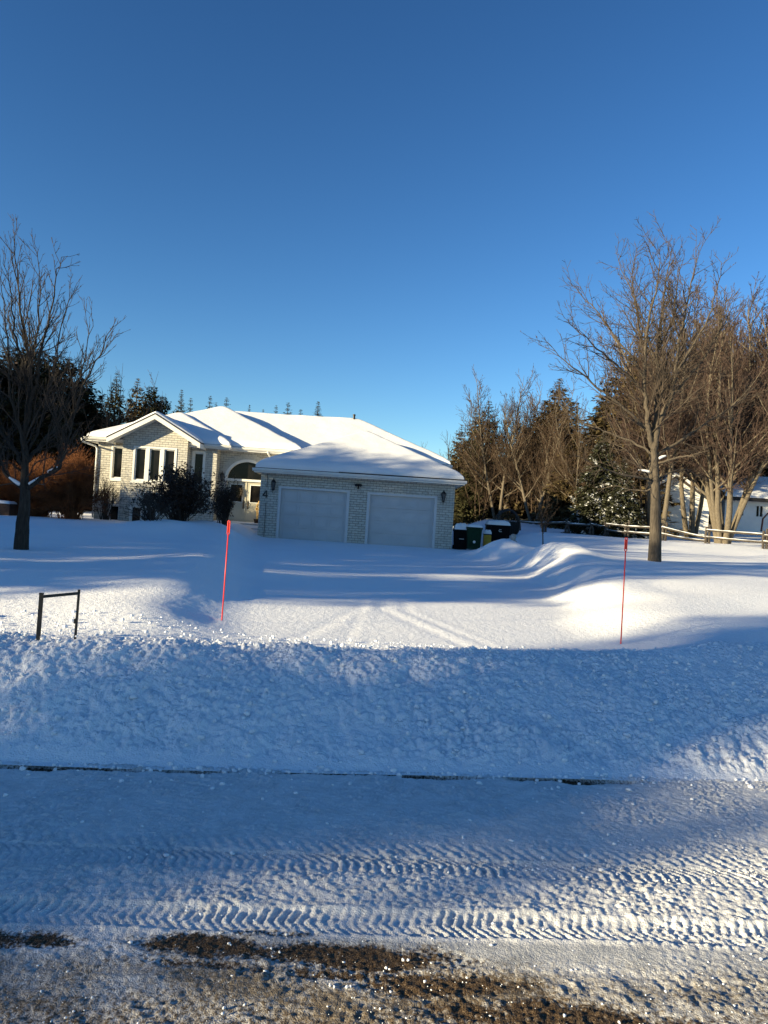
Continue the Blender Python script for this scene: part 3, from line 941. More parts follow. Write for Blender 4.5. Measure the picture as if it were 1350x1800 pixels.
# downpipes and vent
mb = MB(); mb.tube([(-12.98, 31.30, 4.36), (-12.95, 31.32, 4.22), (-12.62, 31.95, 4.10), (-12.55, 31.95, 3.98), (-12.55, 31.95, 1.0)], .04, 8); mb.build('downpipe', M['white'], house, smooth=True)
mb = MB(); mb.tube([(-5.20, 32.02, 4.36), (-5.18, 32.1, 4.24), (-5.14, 32.50, 4.12), (-5.14, 32.53, 3.6)], .04, 8); mb.build('downpipe', M['white'], house, smooth=True)
vp = at(622, 740, 38.4)
mb = MB(); mb.lathe([(.06, -.6), (.06, .28), (.075, .28), (.075, .34), (.05, .35)], (vp.x, 38.4, vp.z), 10); mb.build('vent_pipe', M['black'], house)
# conduit on the garage brick
mb = MB(); mb.tube([(-4.80, YG - .02, 3.28), (-4.80, YG - .02, 2.72)], .010, 5); mb.tube([(-4.80, YG - .02, 2.10), (-4.80, YG - .02, .7)], .010, 5); mb.build('conduit', M['gunmetal'], house)

# things at the front door
wr = MB(); r_ = random.Random(5)
wc = Vector((-6.52, YE - .03, 2.52))
for k in range(520):
    th = r_.uniform(0, 6.283); rr = .20 + r_.gauss(0, .045)
    p = wc + Vector((rr * math.cos(th), r_.gauss(0, .03), rr * math.sin(th)))
    t = Vector((-math.sin(th) + r_.gauss(0, .6), r_.gauss(0, .4), math.cos(th) + r_.gauss(0, .6))).normalized() * r_.uniform(.05, .11)
    wr.tube([p - t * .5, p + t * .5], [.008, .004], 3, cap=False)
ring = [wc + Vector((.20 * math.cos(a), 0, .20 * math.sin(a))) for a in [i * math.pi / 12 for i in range(25)]]
wr.tube(ring, .035, 6, cap=False)
wr.tube([wc + Vector((0, .02, .22)), wc + Vector((0, .03, .40)), wc + Vector((0, .05, .44))], .012, 5)
tag(wr.build('wreath', M['wreath']), 'twiggy round wreath hanging on the left front door', 'wreath')
pot = empty('door_planter', (-5.45, 31.9, 1.21), 'square dark planter with twisted golden dried stalk beside the front door', 'planter')
mb = MB(); x, y, z = -5.45, 31.9, 1.20
for k in range(4):
    pass
mb.lathe([(.10, 0), (.14, .16), (.15, .17), (.15, .19), (.12, .19)], (x, y, z), 4)
mb.build('pot', M['bronze'], pot)
mb = MB()
for s_ in range(5):
    ph = s_ * 1.3; pts = []
    for i in range(26):
        t = i / 25
        pts.append((x + .03 * math.sin(ph + t * 2) + .06 * math.sin(t * 7 + ph * .2) * t, y + .04 * math.cos(ph + t * 9) * t, z + .18 + .78 * t))
    mb.tube(pts, [.020 * (1 - .6 * i / 25) for i in range(26)], 5)
cxx = Vector((x - .01, y - .05, z + .62))
mb.tube([cxx + Vector((.06 * math.cos(a), 0, .06 * math.sin(a))) for a in [i * math.pi / 6 for i in range(13)]], .016, 5, cap=False)
mb.build('dried_stalk', M['straw'], pot)

# ------------------------------------------------------------------ trees
class Twigs:
    """grows wood into two builders: thick wood (trunk) and fine wood (crown)"""
    def __init__(self, rng, rmin=.007):
        self.t = MB(); self.c = MB(); self.r = rng; self.rmin = rmin
    def add(self, pts, r0, r1, level):
        n = len(pts)
        rad = [max(self.rmin * (1 - .6 * i / (n - 1)), r0 + (r1 * .5 - r0) * i / (n - 1)) for i in range(n)]
        b_ = self.t if level <= 1 else self.c
        b_.tube(pts, rad, 9 if level == 0 else 6 if level == 1 else 4 if level == 2 else 3, cap=False)
    def path(self, p, d, L, n, wob, trop):
        pts = [p.copy()]; d = d.normalized()
        for i in range(n):
            d = (d + Vector((self.r.gauss(0, wob), self.r.gauss(0, wob), self.r.gauss(0, wob) + trop))).normalized()
            p = p + d * (L / n); pts.append(p.copy())
        return pts
    def children(self, pts, r0, r1, L, level, spec):
        """spec[level] = (count per metre, length ratio, angle, wobble, tropism, start)"""
        if level + 1 >= len(spec) or spec[level + 1] is None: return
        cnt, ratio, ang, wob, trop, start = spec[level + 1]
        n = max(1, int(cnt * L + self.r.random()))
        k = len(pts) - 1
        for i in range(n):
            f = start + (1 - start) * (i + self.r.random()) / n
            f = min(f, .999)
            s = f * k; j = int(s); p = pts[j].lerp(pts[j + 1], s - j)
            t = (pts[j + 1] - pts[j]).normalized()
            a = t.cross(Vector((self.r.gauss(0, 1), self.r.gauss(0, 1), self.r.gauss(0, 1))))
            if a.length < .01: continue
            a.normalize()
            th = ang * self.r.uniform(.65, 1.25)
            d = t * math.cos(th) + a * math.sin(th)
            cl = ratio * L * (1.05 - .62 * f) * self.r.uniform(.6, 1.25)
            if level >= 1: cl = min(cl, 2.2 / level)
            rr = (r0 + (r1 - r0) * f)
            cr = max(self.rmin, min(rr * .6, .011 * cl + .003))
            q_ = self.path(p, d, cl, 5 if level < 2 else 3, wob, trop)
            self.add(q_, cr, max(self.rmin * .7, cr * .35), level + 1)
            self.children(q_, cr, cr * .35, cl, level + 1, spec)

def tip_leaves(tw, n, mb, rng, s=.04):
    k = len(tw.c.v)
    for i in range(n):
        v = Vector(tw.c.v[rng.randrange(k)])
        a = Vector((rng.gauss(0, 1), rng.gauss(0, 1), rng.gauss(0, 1))).normalized() * s * rng.uniform(.6, 1.4)
        b_ = a.cross(Vector((rng.gauss(0, 1), rng.gauss(0, 1), rng.gauss(0, 1)))).normalized() * s * .6
        mb.poly([v, v + a * .6 + b_, v + a * 1.6, v + a * .6 - b_])

def spline(pts, sub=4):
    """smooth a coarse limb"""
    out = []
    n = len(pts)
    for i in range(n - 1):
        p0 = pts[max(i - 1, 0)]; p1 = pts[i]; p2 = pts[i + 1]; p3 = pts[min(i + 2, n - 1)]
        for k in range(sub):
            t = k / sub
            out.append(.5 * ((2 * p1) + (p2 - p0) * t + (2 * p0 - 5 * p1 + 4 * p2 - p3) * t * t + (3 * p1 - p0 - 3 * p2 + p3) * t ** 3))
    out.append(pts[-1].copy())
    return out

def squash(limbs, y0, k):
    return [([(a, b_ if b_ > y0 else y0 - (y0 - b_) * k) for a, b_ in p], r0 * (1 if lv == 0 else .85), r1, d0, d1, lv) for (p, r0, r1, d0, d1, lv) in limbs]

def traced_tree(name, base_px, Y, limbs, spec, seed, mats, label, cat, r_lo, rmin, leaves=0, dspread=1.6, snow_forks=()):
    rng = random.Random(seed)
    tw = Twigs(rng, rmin)
    base = at(base_px[0], base_px[1], Y); base.z -= .1
    e = empty(name, base, label, cat)
    dep = 0
    for (pts_px, r0, r1, dz0, dz1, lv) in limbs:
        n = len(pts_px)
        P = []
        for i, (a, b_) in enumerate(pts_px):
            q_ = at(a, b_, Y + dz0 + (dz1 - dz0) * i / max(1, n - 1)); P.append(q_)
        P[0] = P[0]
        S = spline(P)
        for p in S[1:]:
            jj = .15 if lv == 0 else 1.0
            p.x += rng.gauss(0, .012) * jj; p.y += rng.gauss(0, .03) * jj; p.z += rng.gauss(0, .012) * jj
        L = sum((S[i + 1] - S[i]).length for i in range(len(S) - 1))
        tw.add(S, r0, r1, lv)
        if lv > 0: tw.children(S, r0, r1, L, 1, spec)
    if leaves:
        nf = len(tw.c.f); tip_leaves(tw, leaves, tw.c, rng); tw.c.m[nf:] = [1] * (len(tw.c.f) - nf)
    tr = tw.t.build('trunk', M[mats[0]], e, smooth=True)
    cr = tw.c.build('crown', [M[mats[1]], M['dead_leaf']], e, smooth=True)
    for (px_pts, w) in snow_forks:
        sm = MB(); S = spline([at(a, b_, Y - .03) for a, b_ in px_pts], 4)
        sm.tube(S, [w * (.3 + .7 * math.sin(math.pi * (.25 + .75 * i / (len(S) - 1)))) + .004 for i in range(len(S))], 7)
        sm.build('snow_patch', M['snow_soft'], e, smooth=True)
    return e

# bare tree right of the driveway
TR = [([(1150, 990), (1152, 930), (1152, 870), (1151, 820), (1149, 776)], .185, .135, 0, 0, 0),
      ([(1149, 790), (1143, 765), (1137, 720), (1132, 670), (1134, 608), (1138, 561), (1150, 510), (1158, 460), (1160, 412)], .10, .012, 0, -.4, 1),
      ([(1150, 790), (1152, 748), (1156, 701), (1157, 654), (1154, 614), (1162, 564), (1166, 520), (1172, 470), (1180, 415)], .11, .012, 0, .5, 1),
      ([(1152, 790), (1157, 745), (1179, 695), (1185, 658), (1194, 589), (1204, 539), (1215, 480), (1228, 425)], .095, .012, 0, -.8, 1),
      ([(1147, 775), (1133, 748), (1086, 704), (1054, 679), (1023, 648), (992, 623), (962, 590)], .06, .010, 0, -.6, 1),
      ([(1133, 660), (1104, 608), (1076, 577), (1054, 539), (1023, 505), (1003, 480)], .045, .009, 0, 1.2, 1),
      ([(1135, 690), (1105, 650), (1060, 612), (1020, 575), (990, 545)], .045, .009, 0, -1.6, 1),
      ([(1134, 610), (1124, 570), (1117, 514), (1098, 468), (1082, 421)], .045, .009, 0, .9, 1),
      ([(1179, 695), (1210, 655), (1241, 615), (1270, 560), (1290, 520)], .05, .009, 0, 1.3, 1),
      ([(1186, 650), (1216, 600), (1245, 545), (1262, 480), (1270, 440)], .045, .009, -.3, -1.4, 1),
      ([(1157, 640), (1140, 590), (1120, 540), (1112, 470), (1120, 415)], .04, .009, .2, 1.9, 1),
      ([(1160, 600), (1180, 550), (1190, 490), (1200, 430)], .04, .009, .2, -1.5, 1),
      ([(1150, 845), (1120, 838), (1085, 832), (1045, 815), (1010, 800)], .045, .010, 0, -1.0, 1),
      ([(1152, 818), (1185, 805), (1215, 800), (1245, 792)], .045, .010, 0, -1.2, 1),
      ([(1150, 800), (1110, 775), (1060, 755), (1015, 735), (980, 700)], .045, .010, 0, 1.2, 1),
      ([(1153, 800), (1200, 770), (1250, 735), (1300, 700), (1330, 670)], .05, .010, 0, .8, 1),
      ([(1150, 835), (1125, 820), (1100, 790), (1070, 775)], .04, .010, 0, 2.0, 1),
      ([(1152, 850), (1175, 832), (1205, 825), (1230, 840)], .035, .010, 0, 1.4, 1),
      ([(1150, 860), (1115, 862), (1080, 855), (1050, 860)], .03, .010, 0, .6, 1)]
SP_MAIN = [None, None, (5.2, .36, .72, .10, .05, .10), (5.5, .52, .7, .12, .05, .12), (4.5, .55, .65, .12, .04, .15)]
traced_tree('bare_maple_tree', (1150, 990), 20.0, squash(TR, 790, .945), SP_MAIN, 21, ('bark_maple', 'twig_maple'),
            'tall bare maple with a bare lower trunk standing in snow right of the driveway', 'tree', .18, .0068, leaves=34,
            snow_forks=[([(1158, 806), (1164, 803), (1171, 801)], .035), ([(1157, 744), (1160, 738), (1163, 733)], .04), ([(1142, 829), (1132, 827), (1122, 826)], .03)])
TL = [([(37, 968), (40, 920), (44, 880), (43, 845), (45, 800)], .145, .115, 0, 0, 0),
      ([(45, 812), (42, 770), (53, 709), (46, 655), (48, 610), (40, 550), (30, 480), (22, 392)], .085, .010, 0, .3, 1),
      ([(45, 858), (62, 850), (85, 833), (105, 822), (118, 780), (127, 735), (133, 690), (148, 620), (163, 548)], .06, .009, 0, -.5, 1),
      ([(127, 735), (140, 690), (155, 650), (180, 600), (200, 560)], .035, .008, -.3, -.8, 1),
      ([(47, 812), (58, 795), (89, 760), (107, 724), (124, 684), (142, 655), (172, 620), (205, 575)], .055, .008, 0, .8, 1),
      ([(50, 715), (60, 680), (68, 640), (76, 590), (88, 540), (100, 470), (112, 430)], .05, .008, 0, -.5, 1),
      ([(43, 790), (31, 729), (18, 680), (15, 620), (8, 540), (2, 460)], .05, .008, 0, -.6, 1),
      ([(50, 700), (53, 650), (58, 610), (66, 570), (70, 500), (66, 420)], .045, .008, 0, .9, 1),
      ([(43, 858), (28, 850), (12, 835), (0, 800), (-10, 740), (-14, 680), (-10, 600)], .06, .008, 0, .3, 1),
      ([(43, 820), (25, 790), (0, 755), (-30, 700), (-45, 620), (-50, 540)], .055, .008, 0, .6, 1),
      ([(46, 660), (35, 610), (24, 560), (20, 500), (5, 430)], .035, .008, 0, -.9, 1),
      ([(45, 845), (65, 812), (110, 800), (150, 785)], .02, .007, 0, -.4, 1),
      ([(44, 835), (20, 815), (5, 812), (-20, 805)], .025, .007, 0, -.4, 1),
      ([(118, 800), (140, 780), (165, 745)], .02, .007, -.3, -.5, 1),
      ([(44, 800), (70, 745), (80, 700), (92, 660), (100, 600), (112, 540), (125, 480)], .04, .007, .1, 1.0, 1)]
SP_L = [None, None, (6.5, .32, .58, .08, .11, .12), (6.0, .50, .52, .10, .09, .15), (3.6, .55, .55, .1, .06, .2)]
traced_tree('bare_maple_tree', (37, 968), 14.6, squash(TL, 800, .945), SP_L, 33, ('bark_dark', 'twig_dark'),
            'bare tree with snow in its low forks standing on the left lawn', 'tree', .14, .0055, leaves=9,
            snow_forks=[([(51, 851), (60, 846), (72, 838)], .035), ([(36, 852), (28, 847), (16, 839)], .035), ([(84, 830), (95, 825), (104, 820)], .03)])

def bare_proto(name, H, r0, nst, spread, th, spec, seed, rmin, nlimb, lean=.15):
    """generic bare tree at the origin: nst stems"""
    rng = random.Random(seed)
    tw = Twigs(rng, rmin)
    for s in range(nst):
        a = 2 * math.pi * (s + rng.random() * .6) / nst
        tilt = lean * (1 if nst > 1 else .25) * rng.uniform(.6, 1.2)
        d = Vector((math.cos(a) * tilt, math.sin(a) * tilt, 1))
        p = Vector((math.cos(a) * .18 * (nst > 1), math.sin(a) * .18 * (nst > 1), -.2))
        hh = H * rng.uniform(.86, 1.0)
        S = tw.path(p, d, hh, 12, .05, .05)
        rs = r0 * (1 if nst == 1 else rng.uniform(.55, .8))
        tw.add(S, rs, .012, 0)
        for i in range(nlimb):
            f = th + (.94 - th) * (i + rng.random()) / nlimb
            k = f * 12; j = min(int(k), 11); q0 = S[j].lerp(S[j + 1], k - j)
            aa = rng.uniform(0, 6.283); up = .55 + .9 * f
            dd = Vector((math.cos(aa), math.sin(aa), up * rng.uniform(.7, 1.2)))
            LL = spread * (1.15 - .85 * f) * rng.uniform(.7, 1.15)
            rr = max(rmin, min(.5 * rs * (1 - f * .8), .016 * LL))
            q_ = tw.path(q0, dd, LL, 7, .07, .09)
            tw.add(q_, rr, rmin, 1)
            tw.children(q_, rr, rmin, LL, 1, spec)
    return tw

def place_tree(proto, px, py_top, Y, H, label, cat, group=None, rz=0, wide=1.0, first=False, sink=.1, ground=None):
    p = at(px, py_top, Y)
    z = snow_z(p.x, Y) if ground is None else ground
    s = (p.z - z) / H
    return copy_tree(proto, (p.x, Y, z - sink), rz, (s * wide, s * wide, s), label, cat, group)

protos = []
def finish(name, tw, mats):
    e = empty(name, (0, 0, 0), 'x', 'tree')
    tw.t.build('trunk', M[mats[0]], e, smooth=True)
    tw.c.build('crown', M[mats[1]], e, smooth=True)
    protos.append(e)
    return e
SP_B = [None, None, (3.4, .45, .6, .09, .09, .08), (4.6, .55, .55, .1, .07, .1), (2.4, .5, .55, .1, .06, .2)]
SP_D = [None, None, (4.2, .45, .62, .09, .10, .05), (5.5, .58, .55, .1, .09, .06), (4.2, .55, .5, .1, .08, .15)]
P_multi = finish('bare_maple_tree', bare_proto('m', 13, .22, 7, 4.4, .20, SP_D, 5, .0120, 17, .30), ('bark_pale', 'twig_red'))
P_twin = finish('bare_maple_tree', bare_proto('t', 13, .24, 3, 4.6, .25, SP_D, 6, .0120, 26, .20), ('bark_pale', 'twig_red'))
P_single = finish('bare_birch_tree', bare_proto('s', 11, .18, 3, 4.0, .18, SP_D, 8, .0110, 24, .24), ('bark_pale', 'twig_brown'))
P_brush = finish('bare_scrub_tree', bare_proto('b', 7, .07, 8, 2.2, .15, SP_B, 9, .0095, 9, .34), ('twig_brown', 'twig_brown'))
P_young = finish('young_bare_tree', bare_proto('y', 4.6, .055, 1, 2.2, .26, [None, None, (3.4, .5, .6, .08, .10, .05), (3.4, .55, .5, .1, .08, .1), None], 10, .0075, 22, .1), ('bark_dark', 'twig_brown'))
P_thin = finish('bare_slender_tree', bare_proto('n', 11, .10, 3, 2.6, .35, SP_B, 12, .010, 10, .20), ('twig_dark', 'twig_brown'))

def conifer(H, R, seed, whorls, start, droop, dens, irregular=.25, mats=('bark_dark', 'needle'), power=.9, size=1.0):
    rng = random.Random(seed)
    t = MB(); c = MB()
    t.tube([(0, 0, -.3), (0.05, 0, H * .5), (0, 0, H * .99)], [H * .016 + .05, H * .010 + .02, .01], 7)
    for w in range(whorls):
        f = (w + rng.random() * .7) / whorls
        zc = start * H + (1 - start) * H * f
        L0 = R * (1 - f) ** power + .05
        n = max(4, int(5 + 5 * (1 - f)))
        a0 = rng.random() * 6.28
        for k in range(n):
            a = a0 + 6.283 * k / n + rng.gauss(0, .2)
            L = L0 * rng.uniform(1 - irregular, 1 + irregular)
            z = min(zc + rng.gauss(0, .025 * H) * (1 - f), H * .985)
            rise = (.25 + .75 * f) - droop * (1 - f) + rng.gauss(0, .22)
            ca, sa = math.cos(a), math.sin(a)
            m_ = max(5, int(dens * L / size))
            pp = None
            for i in range(m_):
                u = (i + rng.random()) / m_
                r = L * (.12 + .88 * u)
                zz = z + r * rise * .5 - .22 * droop * L * u * u + rng.gauss(0, .05 * L0)
                sd = rng.choice((-1, 1))
                off = sd * (.30 * L * (1 - u) + .10) * rng.random()
                p = Vector((ca * r - sa * off, sa * r + ca * off, zz))
                ln = (.20 + .16 * L * (1 - u * .5)) * rng.uniform(.7, 1.3) * size * min(1, .3 + L)
                d = Vector((ca * .8 - sa * sd * .7, sa * .8 + ca * sd * .7, rng.uniform(-.55, .25))).normalized()
                b_ = d.cross(Vector((rng.gauss(0, .35), rng.gauss(0, .35), 1))).normalized() * ln * rng.uniform(.10, .22)
                c.poly([p - b_ * .6, p + d * ln * .5 - b_, p + d * ln, p + d * ln * .55 + b_])
                if i % 2 == 0:
                    d2 = (d + Vector((rng.gauss(0, .5), rng.gauss(0, .5), rng.gauss(-.3, .4)))).normalized()
                    b2 = d2.cross(Vector((rng.gauss(0, 1), rng.gauss(0, 1), rng.gauss(0, 1)))).normalized() * ln * .2
                    c.poly([p, p + d2 * ln * .5 - b2 * .7, p + d2 * ln, p + d2 * ln * .5 + b2])
            t.tube([(0, 0, z), (ca * L * .8, sa * L * .8, z + L * .8 * rise * .5 - .14 * droop * L)], [.02 + .008 * L, .006], 3, cap=False)
    e = empty('spruce_tree', (0, 0, 0), 'x', 'tree')
    t.build('trunk', M[mats[0]], e); c.build('crown', M[mats[1]], e)
    protos.append(e)
    return e
C_sp = conifer(10, 2.3, 1, 56, .05, .55, 20, .35, size=1.05)
C_sp2 = conifer(10, 2.6, 2, 54, .06, .45, 19, .45, ('bark_dark', 'needle_brown'), size=1.05)
C_sn = conifer(9, 2.6, 3, 50, .04, .75, 20, .3, ('bark_dark', 'needle_snow'), size=1.0)
C_pine = conifer(12, 3.1, 4, 52, .04, .15, 20, .5, ('bark_dark', 'needle_black'), .55, size=1.4)
C_far = conifer(10, 2.0, 7, 70, .02, .5, 18, .3, ('bark_dark', 'needle'), size=1.0)
C_far2 = conifer(10, 1.9, 17, 52, .05, .4, 16, .5, ('bark_dark', 'needle'), size=1.0)

# behind the left lawn
pn = 'dark pines behind the rusty hedge'
for (px, py, Y, w) in ((-60, 600, 41, 1.1), (-15, 625, 43, 1.1), (28, 606, 44, 1.0), (70, 612, 43, .95), (112, 622, 45, 1.0), (150, 662, 46, .95), (-100, 640, 40, 1.1), (50, 700, 39, 1.2), (100, 705, 40, 1.2), (10, 690, 38, 1.2), (175, 735, 44, 1.2)):
    place_tree(C_pine, px, py, Y, 12, 'dark dense pine in the row behind the left lawn', 'tree', pn, rz=px * .7, wide=w)
place_tree(C_sp, 206, 650, 50, 10, 'narrow dark spruce rising behind the left end of the house', 'tree', None, 1.0, .72)
place_tree(C_sp2, 243, 660, 52, 10, 'brownish conifer above the gable ridge behind slender bare stems', 'tree', None, 2.0, .85)
place_tree(C_pine, 268, 676, 54, 12, 'rounded dark pine just right of the brownish conifer over the gable', 'tree', None, .5, .6)
place_tree(C_pine, 289, 694, 55, 12, 'small dark pine with a tufted top, last before the gap of sky by the gable', 'tree', None, 2.5, .55)
place_tree(C_sp2, 180, 690, 49, 10, 'low brown conifer left of the narrow dark spruce', 'tree', None, 2.9, .9)
place_tree(P_thin, 236, 618, 47, 11, 'slender bare tree with fine upright twigs rising over the gable', 'tree', None, 0, 1.0)
place_tree(P_thin, 190, 655, 45, 11, 'slender bare tree in front of the narrow dark spruce', 'tree', None, 1.3, 1.0)
place_tree(P_thin, 268, 664, 46, 11, 'slender bare tree in front of the rounded pine over the gable', 'tree', None, 2.3, 1.0)
place_tree(P_brush, 215, 690, 42, 7, 'brown leafless scrub at the left rear of the house', 'tree', None, 2.3, 1.2)
# tips over the roof
tips = [(320, 681, .62, C_far, 'tall dark spruce tip, leftmost of those over the snowy roof'), (336, 696, .8, C_far2, 'short scraggy spruce tip beside the tall leftmost one over the roof'),
        (370, 692, .8, C_far2, 'thin spruce tip left of the roof peak'), (380, 704, .7, C_far2, 'tiny spruce tip just left of the roof peak'), (399, 695, .9, C_far2, 'broad ragged spruce tip just right of the roof peak'),
        (439, 708, .5, C_far, 'lone narrow spruce tip over the left part of the main ridge'), (463, 716, .5, C_far, 'faint spruce tip barely above the main ridge'), (486, 709, .7, C_far2, 'pale pointed spruce tip left of the ragged middle one over the ridge'), (507, 704, .95, C_far2, 'ragged wide spruce tip over the middle of the main ridge'),
        (529, 716, .8, C_far, 'low spruce tip right of the ragged middle one over the ridge'), (560, 702, .85, C_far, 'bushy spruce tip, rightmost over the main ridge')]
for i, (px, py, w, pr, lb) in enumerate(tips):
    place_tree(pr, px, py, 72 + (i * 5) % 9, 10, lb, 'tree', 'spruce tips over the roof', rz=i * 1.1, wide=w)

# behind the garage and the right lawn
R_ = [(C_sp, 836, 770, 50, 1.0, 'green spruce at the right corner of the garage roof', .0),
      (C_sp2, 812, 742, 52, .85, 'olive spruce with ragged top just right of the garage roof', 1.0),
      (C_sp, 860, 700, 53, 1.25, 'olive green spruce behind the pale trunked bare tree', 2.0),
      (C_sp, 838, 712, 52, .8, 'tall ragged spruce above the garage corner', 4.0),
      (C_sp2, 985, 660, 51, 1.3, 'tall brown green spruce left of the big maple', 1.4),
      (C_sp2, 958, 705, 53, 1.3, 'brownish spruce left of the tall brown green one', 3.1),
      (C_sp2, 925, 735, 54, 1.0, 'dull spruce behind the young bare tree', .7),
      (C_sp2, 1015, 745, 44, 1.05, 'low brown spruce filling the gap left of the snowy one', 5.1),
      (C_sp2, 1085, 640, 46, 1.2, 'tall brown spruce behind the left limbs of the big maple', .3),
      (C_sp, 1058, 690, 48, .9, 'dark spruce behind the snowy one', 2.2),
      (C_sn, 1062, 752, 38, 1.05, 'snow flecked spruce left of the big maple trunk', 1.9),
      (C_sn, 1098, 800, 36.5, 1.0, 'low snow flecked spruce just left of the big maple trunk', .4),
      (C_sp2, 1135, 560, 50, .8, 'slim brown spruce tip behind the centre of the big maple', .9),
      (C_sp2, 1190, 690, 52, 1.0, 'brown spruce behind the shed gable', 3.9),
      (C_sn, 1338, 625, 59, .9, 'tall spruce with snowy boughs at the right edge', 5.5),
      (C_sp2, 1372, 600, 60, .9, 'brown spruce cut by the right edge', 1.5),
      (C_sp2, 1245, 700, 58, 1.1, 'brown spruce between the shed and the white neighbour house', 2.5)]
for (pr, px, py, Y, w, lb, rz) in R_:
    place_tree(pr, px, py, Y, 9 if pr is C_sn else 10, lb, 'tree', None, rz, w)
B_ = [(P_single, 893, 640, 48.5, 11, 1.05, 'pale trunked bare tree behind the bins with snow on a low limb', .4),
      (P_single, 955, 645, 46, 11, .9, 'bare tree with a broom of upright twigs left of the brown green spruce', 2.4),
      (P_thin, 800, 735, 52, 11, 1.2, 'thin bare tree leaning over the garage roof end', 1.0),
      (P_thin, 775, 760, 53, 11, 1.1, 'faint bare tree at the lowest visible edge of the garage roof', 2.0),
      (P_twin, 1182, 495, 37, 13, .95, 'bare maple with a few leaning stems just behind the big maple trunk', .35),
      (P_multi, 1298, 478, 36, 13, .92, 'many stemmed pale maple with reddish twigs behind the rail fence', .0),
      (P_multi, 1400, 500, 58, 13, .9, 'many stemmed bare maple cut by the right edge', 2.0),
      (P_twin, 1240, 520, 43, 13, .9, 'reddish bare maple rising behind the shed', 1.9),
      (P_brush, 910, 770, 49, 7, 1.3, 'brown leafless thicket behind the round black frame', 1.5),
      (P_brush, 950, 745, 48, 7, 1.2, 'reddish brown thicket behind the young bare tree', 3.0),
      (P_brush, 990, 760, 46, 7, 1.3, 'brown thicket over the sagging rail fence', 4.1),
      (P_brush, 1130, 720, 52, 7, 1.3, 'brown thicket around the big maple trunk', .6),
      (P_brush, 1225, 700, 54, 7, 1.3, 'brown thicket above the shed roof', 2.6),
      (P_brush, 1300, 690, 60, 7, 1.3, 'brown thicket above the neighbour house', 5.6),
      (P_brush, 850, 790, 49, 7, 1.3, 'low snowy thicket right of the garage', 5.0),
      (P_twin, 1320, 560, 60, 13, .9, 'reddish bare maple behind the many stemmed one', .9),
      (P_single, 1030, 690, 43, 11, .9, 'slim bare tree between two brown spruces left of the big maple', 5.9)]
B_ += [(P_twin, 1150, 600, 56, 13, 1.1, 'bare maple far behind the big maple trunk', 2.2),
       (P_multi, 1222, 560, 57, 13, 1.1, 'bare many stemmed maple far behind the shed', .8),
       (P_twin, 1275, 540, 62, 13, 1.1, 'bare maple far behind the gap between shed and neighbour house', 3.3),
       (P_multi, 1345, 520, 62, 13, 1.1, 'bare many stemmed maple far behind the neighbour house', 4.6),
       (P_brush, 1180, 740, 50, 7, 1.4, 'brown thicket close behind the shed', 1.1),
       (P_brush, 1262, 730, 53, 7, 1.4, 'brown thicket between shed and neighbour house', 2.1),
       (P_brush, 1340, 700, 62, 7, 1.4, 'brown thicket over the right end of the neighbour house', 3.7),
       (P_brush, 875, 760, 51, 7, 1.5, 'brown thicket around the pale trunk behind the bins', .9),
       (P_brush, 935, 725, 52, 7, 1.5, 'wide brown thicket behind the young bare tree', 4.9),
       (P_brush, 1012, 745, 50, 7, 1.5, 'wide brown thicket left of the snow flecked spruce', 5.4),
       (P_brush, 830, 790, 53, 7, 1.4, 'brown thicket above the black bin', 3.4),
       (P_brush, 1143, 742, 40, 7, 1.1, 'brown thicket just behind the big maple trunk', 2.9),
       (P_twin, 1352, 505, 58, 13, 1.1, 'bare maple with a few stems rising behind the roof of the neighbour house', 5.1),
       (P_multi, 1228, 505, 53, 13, 1.2, 'broad many stemmed bare tree close behind the shed', 2.9),
       (P_multi, 1170, 560, 60, 13, 1.2, 'broad bare tree deep behind the big maple crown', 1.9),
       (P_single, 925, 660, 52, 11, 1.0, 'bare tree with upright twigs right of the pale trunked one', 1.7),
       (P_thin, 850, 690, 50, 11, 1.2, 'thin bare tree above the green spruce at the garage', 4.4)]
for (pr, px, py, Y, H, w, lb, rz) in B_:
    place_tree(pr, px, py, Y, H, lb, 'tree', None, rz, w)
place_tree(P_young, 962, 838, 27, 4.6, 'young bare tree with a fan of fine twigs on the right lawn', 'tree', None, 0, .85)

# the deep wood beyond, too dense to count
rw = random.Random(77)
wood = MB()
src = C_sp.children[1].data; src2 = C_sp2.children[1].data
def far_wood(mesh_list, spots, name, label, mat):
    Vs = []; Fs = []; off = 0
    for (x, y, z, s, w, rz, k) in spots:
        me_ = mesh_list[k]
        nv = len(me_.vertices); a = np.empty(nv * 3); me_.vertices.foreach_get('co', a); a = a.reshape(-1, 3)
        c_, s_ = math.cos(rz), math.sin(rz)
        v = np.stack([(a[:, 0] * c_ - a[:, 1] * s_) * s * w + x, (a[:, 0] * s_ + a[:, 1] * c_) * s * w + y, a[:, 2] * s + z], -1)
        Vs.append(v)
        Fs += [tuple(i + off for i in p.vertices) for p in me_.polygons]
        off += nv
    me_ = bpy.data.meshes.new(name); me_.from_pydata(np.concatenate(Vs).tolist(), [], Fs); me_.materials.append(mat)
    tag(link(name, me_), label, 'wood', kind='stuff')
sp = []
for i in range(26):
    px = 770 + i * 26; Y = rw.uniform(58, 70)
    p = at(px, 900, Y); top = at(px, rw.uniform(770, 850) if px < 1000 else rw.uniform(700, 800), Y)
    sp.append((p.x, Y, snow_z(p.x, Y) - .2, max(.3, (top.z - 2.6) / 10), rw.uniform(1.1, 1.5), rw.uniform(0, 6), rw.randrange(2)))
